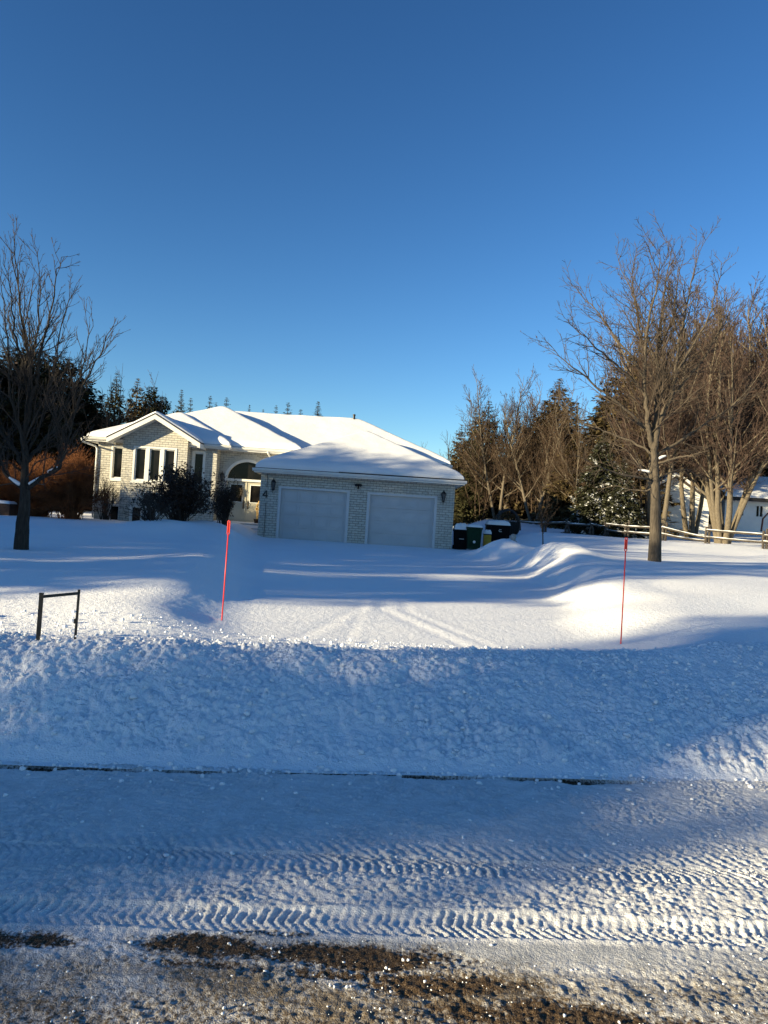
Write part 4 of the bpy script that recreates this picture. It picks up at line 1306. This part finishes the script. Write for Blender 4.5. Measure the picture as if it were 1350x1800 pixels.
for i in range(12):
    px = -90 + i * 25; Y = rw.uniform(56, 66)
    p = at(px, 900, Y); top = at(px, rw.uniform(690, 770), Y)
    sp.append((p.x, Y, snow_z(p.x, Y) - .2, max(.3, (top.z - 1.3) / 10), rw.uniform(1.1, 1.5), rw.uniform(0, 6), 0))
far_wood([C_far.children[1].data, C_far2.children[1].data], sp, 'far_wood', 'dense dark wood beyond the yards, one mass of conifers', M['needle_brown'])

# trees across and along the road, beyond the left edge and behind the photographer: they throw the long shade
def shade(pr, s, t, H, w, rz, base=10.0):
    x = SD[0] * t - SD[1] * s; y = SD[1] * t + SD[0] * s
    sc_ = H / base
    copy_tree(pr, (x, y, .2), rz, (sc_ * w, sc_ * w, sc_), 'tall spruce beyond the left edge of the photo', 'tree', 'spruces beyond the left edge')
C_wall = conifer(10, 2.3, 23, 40, .02, .3, 14, .3, ('bark_dark', 'needle_black'), .38, 1.4)
# s = across the sun's track, t = along it
for (s, t, H, w) in (
                     (11.4, -26, 10.6, .85), (12.9, -29, 13.2, .56), (15.6, -27, 10.6, .70), (17.15, -28, 11.2, .72), (19.2, -27, 11.6, .95), (21.0, -29, 13.0, .95),
                     (22.8, -27, 13.3, .95), (24.6, -29, 13.9, .95), (26.4, -27, 13.6, .95), (28.3, -29, 13.9, .85), (30.0, -28, 10.2, .8),
                     (23.7, -33, 13.9, .9), (25.5, -34, 14.4, .9), (27.4, -33, 14.2, .85), (29.3, -34, 12.6, .7),
                     (32.0, -29, 9.3, .9), (34.0, -28, 9.0, .9), (36.5, -27, 9.6, .9), (42, -28, 14, .9), (44, -27, 16, .9), (46, -29, 16, 1.0), (49, -28, 16, 1.0), (52, -28, 16, 1.0)):
    shade(C_wall, s, t, H, w, s * 1.7)
for (s, t, H, w) in ((4.75, -44, 20, .50), (4.2, -49, 18, .42)):
    shade(C_sp2, s, t, H, w, s)
for e in protos:            # the patterns themselves are not part of the place
    for ch in list(e.children):
        bpy.data.objects.remove(ch)
    bpy.data.objects.remove(e)

# ------------------------------------------------------------------ shrubs
def shrub(name, c, R, H, stems, seed, mats, label, leaves=0, leaf=.05, rmin=.006, fan=.9, sub=(6, 4), leaf_lo=.25):
    rng = random.Random(seed)
    tw = Twigs(rng, rmin); lm = MB()
    e = empty(name, c, label, 'shrub')
    c = Vector(c)
    for i in range(stems):
        a = rng.uniform(0, 6.283); q_ = rng.random() ** .6
        tgt = c + Vector((math.cos(a) * R[0] * q_, math.sin(a) * R[1] * q_, H * math.sqrt(max(.03, 1 - q_ * q_ * fan)) * rng.uniform(.72, 1.04)))
        st = c + Vector((rng.gauss(0, .12 * R[0]), rng.gauss(0, .12 * R[1]), -.1))
        mid = st.lerp(tgt, .5) + Vector((rng.gauss(0, .06), rng.gauss(0, .06), .12 * H))
        S = spline([st, mid, tgt], 4)
        L = (tgt - st).length
        tw.add(S, .010 + .004 * L, rmin, 1 if i % 3 == 0 else 2)
        for k in range(sub[0]):
            f = rng.uniform(.3, 1.0); j = min(int(f * 8), 7); p = S[j].lerp(S[j + 1], f * 8 - j)
            d = ((S[j + 1] - S[j]).normalized() + Vector((rng.gauss(0, .45), rng.gauss(0, .45), rng.gauss(.15, .4)))).normalized()
            q2 = tw.path(p, d, L * rng.uniform(.12, .32), 3, .15, .06)
            tw.add(q2, rmin * 1.2, rmin * .7, 3)
            for m_ in range(sub[1]):
                p2 = q2[rng.randrange(1, 4)]
                d2 = (d + Vector((rng.gauss(0, .7), rng.gauss(0, .7), rng.gauss(.1, .6)))).normalized()
                q3 = tw.path(p2, d2, L * rng.uniform(.05, .13), 2, .15, .05)
                tw.add(q3, rmin, rmin * .6, 3)
                if leaves and p2.z > c.z + leaf_lo * H:
                    for _ in range(leaves):
                        v = q3[-1] + Vector((rng.gauss(0, .04), rng.gauss(0, .04), rng.gauss(0, .03)))
                        u = Vector((rng.gauss(0, 1), rng.gauss(0, 1), rng.gauss(-.5, .6))).normalized() * leaf * rng.uniform(.7, 1.4)
                        w = u.cross(Vector((rng.gauss(0, 1), rng.gauss(0, 1), rng.gauss(0, 1)))).normalized() * leaf * .38
                        lm.poly([v, v + u * .5 + w, v + u * 1.15, v + u * .5 - w])
    tw.t.build('stems', M[mats[0]], e); tw.c.build('twigs', M[mats[1]], e)
    if leaves: lm.build('leaves', M[mats[2]], e)
    return e
p = at(312, 918, 25.0)
shrub('dark_shrub', (p.x, 25.0, snow_z(p.x, 25.0) - .05), (1.22, 1.0), 1.72, 110, 3, ('bark_dark', 'twig_dark', 'leaf_dark'),
      'big dark leafy shrub in front of the bay window', leaves=2, leaf=.075, sub=(7, 4), leaf_lo=.12)
p = at(262, 944, 23.2)
shrub('bare_shrub', (p.x, 23.2, snow_z(p.x, 23.2) - .05), (.85, .6), .85, 46, 4, ('bark_dark', 'twig_dark'),
      'low leafless shrub poking from the snow at the foot of the big dark shrub', sub=(5, 2), fan=.95)
p = at(393, 924, 28.0)
shrub('dark_shrub', (p.x, 28.0, snow_z(p.x, 28.0) - .05), (.42, .4), 1.65, 48, 5, ('bark_dark', 'twig_dark', 'leaf_dark'),
      'narrow dark shrub left of the front door', leaves=2, leaf=.06, sub=(6, 4), fan=.6, leaf_lo=.05)
p = at(185, 912, 30.6)
shrub('bare_shrub', (p.x, 30.6, snow_z(p.x, 30.6) - .05), (.75, .4), 1.75, 34, 6, ('bark_dark', 'twig_dark'),
      'thin leafless shrub against the brick at the left corner of the house', sub=(6, 2), fan=.8, rmin=.0055)
for (px, Y, R, H, sd, lb) in ((125, 29.0, (1.35, 1.2), 2.35, 7, 'rust red twiggy hedge bush beside the left corner of the house'),
                              (68, 29.5, (1.35, 1.2), 2.15, 8, 'rust brown twiggy bush right of the left lawn tree'),
                              (14, 30.0, (1.3, 1.2), 1.75, 9, 'low rust brown twiggy bush left of the left lawn tree')):
    p = at(px, 915, Y)
    shrub('rusty_shrub', (p.x, Y, snow_z(p.x, Y) - .05), R, H, 190, sd, ('twig_rust', 'twig_rust'), lb, sub=(12, 5), rmin=.0055, fan=.99)

# ------------------------------------------------------------------ driveway markers and sign frame
def marker(foot, head, Y, label):
    a = at(*foot, Y); b_ = at(*head, Y)
    e = empty('driveway_marker', a, label, 'driveway marker', 'orange driveway markers')
    ax = (b_ - a).normalized()
    L = (b_ - a).length
    m_ = MB(); m_.tube([a - ax * .5, a + ax * (L * .4), b_ - ax * .16], .0075, 8); m_.build('rod', M['orange'], e, smooth=True)
    h = MB(); r = .0125; o1 = b_ - ax * .165; o2 = b_ - ax * .02
    pts = []
    sx = Vector((1, 0, 0))
    for i in range(13): 
        th = math.pi * i / 12; pts.append(o2 + sx * r * math.cos(th) + ax * r * math.sin(th))
    for i in range(13):
        th = math.pi + math.pi * i / 12; pts.append(o1 + ax * r + sx * r * math.cos(th) + ax * r * math.sin(th))
    pts.append(pts[0])
    h.tube(pts, .0055, 6, cap=False); h.build('reflector_loop', M['orange'], e, smooth=True)
    g = MB(); g.box(-.010, .010, -.004, .004, 0, .115); M4 = Matrix.Translation(o1 + ax * .022)
    g.v = [tuple(M4 @ Vector(v_)) for v_ in g.v]
    rd = bpy.data.materials.get('red_reflector') or plain('red_reflector', (.30, .006, .004), .3, .1, 20)
    g.build('reflector', rd, e)
    return e
marker((390, 1090), (403, 914), 8.33, 'orange driveway marker rod left of the driveway, in front of the narrow shrub')
marker((1092, 1117), (1101, 944), 8.6, 'orange driveway marker rod right of the driveway, near the big maple')

fa, fb = at(65, 1150, 6.05), at(130, 1150, 6.25)
ta, tb = at(73, 1044, 6.05), at(139, 1038, 6.25)
sf = empty('sign_frame', fa, 'empty dark steel sign frame sticking out of the snow bank at left', 'sign frame')
def post(a, b_, w, name):
    m_ = MB()
    ax = (b_ - a); L = ax.length + .25; ax.normalize()
    rot = ax.to_track_quat('Z', 'Y').to_matrix().to_4x4()
    Mx = Matrix.Translation(a - ax * .25) @ rot @ Matrix.Rotation(.35, 4, 'Z')
    m_.box(-w, w, -w, w, 0, L, M=Mx)
    m_.box(-w * 1.12, w * 1.12, -w * 1.12, w * 1.12, L + .0005, L + .008, M=Mx)
    return m_.build(name, M['gunmetal'], sf, bevel=.0015)
post(fa, ta, .0165, 'post'); post(fb, tb, .0105, 'post')
m_ = MB(); ax = (tb - ta); L = ax.length; rot = ax.normalized().to_track_quat('X', 'Z').to_matrix().to_4x4()
m_.box(.012, L - .008, -.012, .012, -.034, -.012, M=Matrix.Translation(ta) @ rot); m_.build('crossbar', M['gunmetal'], sf, bevel=.0015)
mid = fb.lerp(tb, .52)
m_ = MB(); m_.box(mid.x - .019, mid.x - .009, mid.y - .014, mid.y + .008, mid.z - .02, mid.z + .02); m_.build('latch', M['black'], sf)

# ------------------------------------------------------------------ bins beside the garage
def snow_cap(e, x0, x1, y0, y1, z, h, seed):
    us, vs = np.meshgrid(np.linspace(0, 1, 22), np.linspace(0, 1, 22))
    k = np.clip(np.minimum.reduce([us, 1 - us, vs, 1 - vs]) / .28, 0, 1)
    zz = z + h * np.sqrt(1 - (1 - k) ** 2) * (.8 + .4 * fbm(us * 4, vs * 4, seed, 2))
    link('snow_cap', grid_mesh('snow_cap', x0 + us * (x1 - x0), y0 + vs * (y1 - y0), zz, [M['snow_soft']]), e)
def cart(c, W, Dp, H, mat, label, snow, seed, mark=None, lidmat=None):
    e = empty('wheeled_bin', c, label, 'bin', 'wheeled bins beside the garage')
    x, y, z = c
    b_ = MB(); k = .84
    bt = [(-W / 2 * k, -Dp / 2 * k), (W / 2 * k, -Dp / 2 * k), (W / 2 * k, Dp / 2 * k), (-W / 2 * k, Dp / 2 * k)]
    tp = [(-W / 2, -Dp / 2), (W / 2, -Dp / 2), (W / 2, Dp / 2), (-W / 2, Dp / 2)]
    B = [(x + a, y + d, z + .04) for a, d in bt]; T = [(x + a, y + d, z + H * .93) for a, d in tp]
    b_.poly(B[::-1]); b_.poly(T)
    for i in range(4): b_.poly([B[i], B[(i + 1) % 4], T[(i + 1) % 4], T[i]])
    b_.box(x - W / 2 - .02, x + W / 2 + .02, y - Dp / 2 - .02, y + Dp / 2 + .02, z + H * .90, z + H * .945)
    for i in (-.25, .25):
        b_.box(x + i * W - .02, x + i * W + .02, y - Dp / 2 * .95 - .012, y - Dp / 2 * .9, z + .12, z + H * .86)
    b_.build('body', M[mat], e, bevel=.006)
    l = MB(); l.box(x - W / 2 - .025, x + W / 2 + .025, y - Dp / 2 - .05, y + Dp / 2 + .02, z + H * .95, z + H)
    l.tube([(x - W / 2 + .05, y + Dp / 2 + .05, z + H * .96), (x + W / 2 - .05, y + Dp / 2 + .05, z + H * .96)], .016, 8)
    l.build('lid', M[lidmat or mat], e, bevel=.012)
    for s_ in (-1, 1):
        w = MB(); w.tube([(x + s_ * W * .40, y + Dp * .42, z + .10), (x + s_ * W * .5, y + Dp * .42, z + .10)], .11, 14); w.build('wheel', M['black_bin'], e)
    if mark == 'disc':
        m_ = MB(); m_.tube([(x + .0, y - Dp * .463, z + .36 * H), (x + .0, y - Dp * .463 - .012, z + .36 * H)], .055, 16); m_.build('recycling_mark', M['pale'], e)
    if mark == 'bar':
        m_ = MB(); m_.box(x - .09, x + .11, y - Dp * .49 - .004, y - Dp * .48, z + .55 * H, z + .575 * H); m_.build('pale_strip', M['pale'], e)
    snow_cap(e, x - W / 2 - .02, x + W / 2 + .02, y - Dp / 2 - .04, y + Dp / 2 + .02, z + H - .01, snow, seed)
    return e
p = at(809, 960, 30.2); cart((p.x, 30.3, snow_z(p.x, 30.3) - .05), .56, .62, .86, 'black_bin', 'black wheeled bin with thick snow on its lid, against the garage corner', .26, 1, 'bar')
p = at(832, 960, 29.8); cart((p.x, 29.9, snow_z(p.x, 29.9) - .02), .58, .64, .92, 'green_bin', 'green wheeled bin with a pale round mark, right of the black bin', .12, 2, 'disc')
# small yellow tub
p = at(856, 950, 30.6); x, y, z = p.x, 30.6, snow_z(p.x, 30.6) + .05
e = empty('yellow_tub', (x, y, z), 'small yellow box with a dark lid and snow, right of the green bin', 'box')
m_ = MB(); m_.box(x - .15, x + .15, y - .15, y + .15, z - .1, z + .42); m_.build('body', M['yellow'], e, bevel=.015)
m_ = MB(); m_.box(x - .165, x + .165, y - .165, y + .165, z + .422, z + .47); m_.build('lid', M['black_bin'], e, bevel=.01)
snow_cap(e, x - .16, x + .16, y - .16, y + .16, z + .465, .16, 3)
# black deck box
p = at(874, 948, 31.8); x, y, z = p.x, 31.8, snow_z(p.x, 31.8)
e = empty('deck_box', (x, y, z), 'wide black storage box under a flat slab of snow, behind the yellow box', 'storage box')
m_ = MB(); m_.box(x - .50, x + .46, y - .3, y + .3, z - .1, z + .58); 
for i in range(5): m_.box(x - .48, x + .44, y - .312, y - .301, z + .02 + i * .11, z + .10 + i * .11)
m_.build('body', M['black_bin'], e, bevel=.01)
m_ = MB(); m_.box(x - .53, x + .49, y - .33, y + .33, z + .582, z + .64); m_.build('lid', M['black_bin'], e, bevel=.015)
m_ = MB(); m_.tube([(x + .10, y - .335, z + .44), (x + .02, y - .34, z + .45), (x - .0, y - .34, z + .40), (x + .02, y - .34, z + .36), (x + .12, y - .335, z + .36)], .013, 6); m_.build('handle', M['pale'], e)
snow_cap(e, x - .53, x + .50, y - .33, y + .33, z + .635, .20, 4)
# round black ribbed frame
p = at(891, 930, 32.8); z0 = snow_z(p.x, 32.8)
e = empty('round_frame', (p.x, 32.8, z0), 'black round ribbed frame with netting standing upright behind the black storage box', 'garden frame')
cx, cy, cz = p.x, 32.8, z0 + .52
HX, HZ = .56, .66
m_ = MB()
ang = [2 * math.pi * i / 40 for i in range(41)]
for (dy, k, r) in ((-.22, .93, .022), (0, 1.0, .035), (.25, .96, .03)):
    m_.tube([(cx + HX * k * math.cos(a), cy + dy, cz + HZ * k * math.sin(a)) for a in ang], r, 6, cap=False)
m_.build('hoop', M['black'], e, smooth=True)
m_ = MB()
for i in range(24):
    a = 2 * math.pi * i / 24
    m_.tube([(cx + HX * .93 * math.cos(a), cy - .22, cz + HZ * .93 * math.sin(a)), (cx + HX * 1.0 * math.cos(a), cy, cz + HZ * math.sin(a)), (cx + HX * .96 * math.cos(a), cy + .25, cz + HZ * .96 * math.sin(a))], .010, 4, cap=False)
for i in range(-4, 5):
    h = HZ * .93 * math.sqrt(max(0, 1 - (i / 5) ** 2)); m_.tube([(cx + HX * .93 * i / 5, cy - .22, cz - h), (cx + HX * .93 * i / 5, cy - .22, cz + h)], .006, 4, cap=False)
m_.build('rib', M['black'], e)
m_ = MB(); m_.poly([(cx + HX * .92 * math.cos(a), cy - .2, cz + HZ * .92 * math.sin(a)) for a in [math.pi * .93 + math.pi * 1.14 * i / 24 for i in range(25)]]); m_.build('netting', M['mesh'], e)
# little stone ornament
p = at(902, 945, 29.0); z0 = snow_z(p.x, 29.0)
m_ = MB(); m_.lathe([(.20, -.1), (.22, .05), (.15, .14), (.10, .18), (.10, .24), (.13, .30), (.10, .38), (.03, .42)], (p.x, 29.0, z0), 12)
for k in range(5):
    m_.tube([(p.x - .15 + .07 * k, 28.85, z0 - .05), (p.x - .1 + .05 * k, 28.8, z0 + .14)], [.05, .02], 6)
tag(m_.build('garden_ornament', M['stone'], None, smooth=True), 'small grey stone ornament half buried in snow in front of the round frame', 'ornament')

# ------------------------------------------------------------------ split rail fence
fe = at(1101, 942, 35)
fence = empty('split_rail_fence', (fe.x, fe.y, snow_z(fe.x, fe.y)), 'weathered split rail fence with snow on its sagging rails across the right lawn', 'fence')
FP = [(912, 38.0), (956, 37.4), (997, 37.0), (1040, 36.2), (1068, 35.7), (1101, 35.0), (1167, 33.4), (1244, 32.0), (1346, 30.2), (1440, 28.8)]
rf = random.Random(4)
bases = []
for (px, Y) in FP:
    p = at(px, 940, Y); bases.append(Vector((p.x, Y, snow_z(p.x, Y))))
for i, b_ in enumerate(bases):
    h = .62 if i < 5 else .78
    ln = Vector((rf.uniform(-.22, .22) if i < 5 else rf.uniform(-.04, .04), 0, 0))
    for k in (-1, 1):
        m_ = MB(); m_.tube([b_ + Vector((k * .07, 0, -.3)), b_ + ln * .5 + Vector((k * .07, .02, h * .5)), b_ + ln + Vector((k * .07 * (1 if i >= 5 else -1), 0, h + k * .05))], [.065, .06, .055], 6)
        m_.build('post', M['rail'], fence)
    if i < len(bases) - 1:
        n_ = bases[i + 1]
        for lev in (.28, .56):
            if i in (6,) and lev < .4: za, zb = .30, .10
            elif i == 6: za, zb = .60, .22
            elif i < 4: za, zb = lev - .05 + rf.uniform(-.06, .05), lev - .05 + rf.uniform(-.06, .05)
            else: za, zb = lev + rf.uniform(-.03, .03), lev + rf.uniform(-.03, .03)
            if i < 4 and lev < .4: continue
            A_ = b_ + Vector((-.1, 0, za)); B_2 = n_ + Vector((.1, 0, zb))
            mid = A_.lerp(B_2, .5) + Vector((0, 0, -.03 + rf.uniform(-.02, .03)))
            m_ = MB(); S = spline([A_, mid, B_2], 5); m_.tube(S, [.044 * rf.uniform(.85, 1.15) for _ in S], 6)
            ra = m_.build('rail', M['rail'], fence)
            m_ = MB(); m_.tube([q_ + Vector((0, 0, .038)) for q_ in S], [.008 + .022 * rf.random() for _ in S], 6); m_.build('snow_strip', M['snow_soft'], ra, smooth=True)

# ------------------------------------------------------------------ neighbours
sa = at(1119, 937, 45); sb = at(1244, 937, 45); pk = at(1205, 852, 45)
zb_ = 1.4; zt = at(1244, 880, 45).z
ex = empty('garden_shed', ((sa.x + sb.x) / 2, 45, zb_), 'white clapboard shed with a snowy gable roof behind the rail fence', 'shed')
x0, x1 = sa.x, sb.x; xm = (x0 + x1) / 2; zp = zt + (x1 - x0) / 2 * .62
m_ = MB()
n = 26
for i in range(n):
    za = zb_ + (zp - zb_) * i / n; zb2 = zb_ + (zp - zb_) * (i + 1) / n - .012
    def half(z): return (x1 - x0) / 2 if z <= zt else (x1 - x0) / 2 * (zp - z) / (zp - zt)
    ha, hb = half(za), half(zb2)
    m_.poly([(xm - ha, 44.98, za), (xm + ha, 44.98, za), (xm + hb, 45.0, zb2), (xm - hb, 45.0, zb2)])
    m_.poly([(xm - hb, 45.0, zb2), (xm + hb, 45.0, zb2), (xm + hb, 44.98, zb2 + .012), (xm - hb, 44.98, zb2 + .012)])
m_.poly([(x0, 45, zb_), (x0, 45, zt), (x0, 49, zt), (x0, 49, zb_)]); m_.poly([(x1, 45, zb_), (x1, 49, zb_), (x1, 49, zt), (x1, 45, zt)])
m_.build('wall', M['siding'], ex)
m_ = MB(); s2 = MB()
for sgn in (-1, 1):
    hw = (x1 - x0) / 2 + .25; ze = zt - .25 * .62
    P0 = [(xm, 44.7, zp + .04), (xm + sgn * hw, 44.7, ze + .04), (xm + sgn * hw, 49.2, ze + .04), (xm, 49.2, zp + .04)]
    P1 = [(a, b_, c - .10) for a, b_, c in P0]
    for k in range(4): m_.poly([P0[k], P1[k], P1[(k + 1) % 4], P0[(k + 1) % 4]])
    m_.poly(P1)
    Q0 = [(a, b_, c + .20) for a, b_, c in P0]; P0b = [(a, b_, c + .004) for a, b_, c in P0]
    s2.poly(Q0)
    for k in range(4): s2.poly([P0b[k], Q0[k], Q0[(k + 1) % 4], P0b[(k + 1) % 4]])
r_o = m_.build('roof', M['shingle'], ex); s2.build('roof_snow', M['snow_soft'], r_o)

na = at(1272, 930, 50)
x0, x1 = na.x, na.x + 11; zb_ = 1.8; zt = at(1310, 878, 50).z
nh = empty('neighbour_house', ((x0 + x1) / 2, 50, zb_), 'long white neighbour house with a snowy roof and dark shuttered windows at the right edge', 'house')
m_ = MB()
nwin = []
for (pa, pb) in ((1297, 1308), (1328, 1342)):
    a = at(pa, 900, 50).x; b_ = at(pb, 900, 50).x; nwin.append((a, b_, at(1330, 909, 50).z, at(1330, 888, 50).z))
wall_open(m_, x0, x1, zb_, zt, 50, nwin)
m_.poly([(x0, 50, zb_), (x0, 50, zt), (x0, 57, zt), (x0, 57, zb_)])
m_.build('wall', M['siding'], nh)
for (a, b_, c, d) in nwin:
    f = MB(); s_ = .05
    f.box(a, a + s_, 49.98, 50.1, c, d); f.box(b_ - s_, b_, 49.98, 50.1, c, d); f.box(a + s_, b_ - s_, 49.98, 50.1, d - s_, d); f.box(a + s_, b_ - s_, 49.98, 50.1, c, c + s_)
    xm = (a + b_) / 2; f.box(xm - .03, xm + .03, 49.99, 50.1, c + s_, d - s_)
    wo = f.build('window', M['siding'], nh)
    g = MB(); g.poly([(a + s_, 50.09, c + s_), (xm - .03, 50.09, c + s_), (xm - .03, 50.09, d - s_), (a + s_, 50.09, d - s_)])
    g.poly([(xm + .03, 50.09, c + s_), (b_ - s_, 50.09, c + s_), (b_ - s_, 50.09, d - s_), (xm + .03, 50.09, d - s_)]); g.build('pane', M['glass'], wo)
m_ = MB(); m_.box(x0 - .3, x1, 49.4, 49.55, zt - .12, zt + .08); m_.poly([(x0 - .3, 49.55, zt - .1), (x1, 49.55, zt - .1), (x1, 50, zt - .1), (x0 - .3, 50, zt - .1)])
r_o = m_.build('roof', M['shingle'], nh)
gx, gy = np.meshgrid(np.linspace(x0 - .32, x1, 40), np.concatenate([[49.36, 49.37, 49.42, 49.5], np.linspace(49.6, 54, 20)]))
zz = zt + .09 + .36 * (gy - 49.36) + .2 * np.sqrt(np.clip((gy - 49.36) / .3, 0, 1)) + .05 * fbm(gx, gy, 3, 2)
link('roof_snow', grid_mesh('roof_snow', gx, gy, zz, [M['snow_soft']]), r_o)
# stair with railing at the frame edge
q_ = at(1340, 930, 46)
st = empty('porch_stair', (q_.x, 46, 2.0), 'red brown wooden stair railing in front of the neighbour house', 'stair')
m_ = MB()
b0 = at(1338, 934, 46); b1 = at(1341, 912, 46); b2 = at(1352, 900, 46); b3 = at(1380, 892, 46)
m_.tube([b0, b1], .06, 6); m_.build('post', M['redwood'], st); m_ = MB(); m_.tube([b3 - Vector((0, 0, 1.4)), b3], .06, 6); m_.build('post', M['redwood'], st)
m_ = MB(); m_.tube([b1, b2, b3], .05, 6); m_.build('handrail', M['redwood'], st)
m_ = MB()
for i in range(7):
    f = (i + .6) / 7; p = b2.lerp(b3, f); m_.tube([p, p - Vector((0, 0, .85))], .015, 4)
m_.build('baluster', M['black'], st)
m_ = MB()
for i in range(4): m_.box(b2.x + .3 * i, b2.x + .3 * i + .32, 46.0, 47.0, 1.6, 2.05 + .18 * i)
m_.build('step', M['redwood'], st)
# stack of lumber in the wood
p0 = at(984, 916, 50); p1 = at(1013, 916, 50)
m_ = MB(); rl = random.Random(3)
for r in range(5):
    for k in range(3):
        m_.box(p0.x + rl.uniform(-.08, .08), p1.x + rl.uniform(-.1, .1), 49.6 + k * .25, 49.6 + k * .25 + .22, p0.z - .35 + r * .16, p0.z - .35 + r * .16 + .14)
tag(m_.build('lumber_pile', M['tan']), 'stack of tan boards in the dark wood behind the rail fence', 'lumber')
# dark low crate at the far left
p = at(6, 905, 28.5)
m_ = MB(); z0 = snow_z(p.x, 28.5)
m_.box(p.x - .5, p.x + .32, 28.3, 28.9, z0 - .1, z0 + .45); 
for i in range(3): m_.box(p.x - .49, p.x + .31, 28.285, 28.299, z0 + .02 + i * .14, z0 + .13 + i * .14)
e = empty('planter_box', (p.x, 28.5, z0), 'dark wooden box with snow on top at the left edge under the hedge', 'planter')
m_.build('body', M['wood_dark'], e); snow_cap(e, p.x - .5, p.x + .32, 28.3, 28.9, z0 + .445, .12, 6)
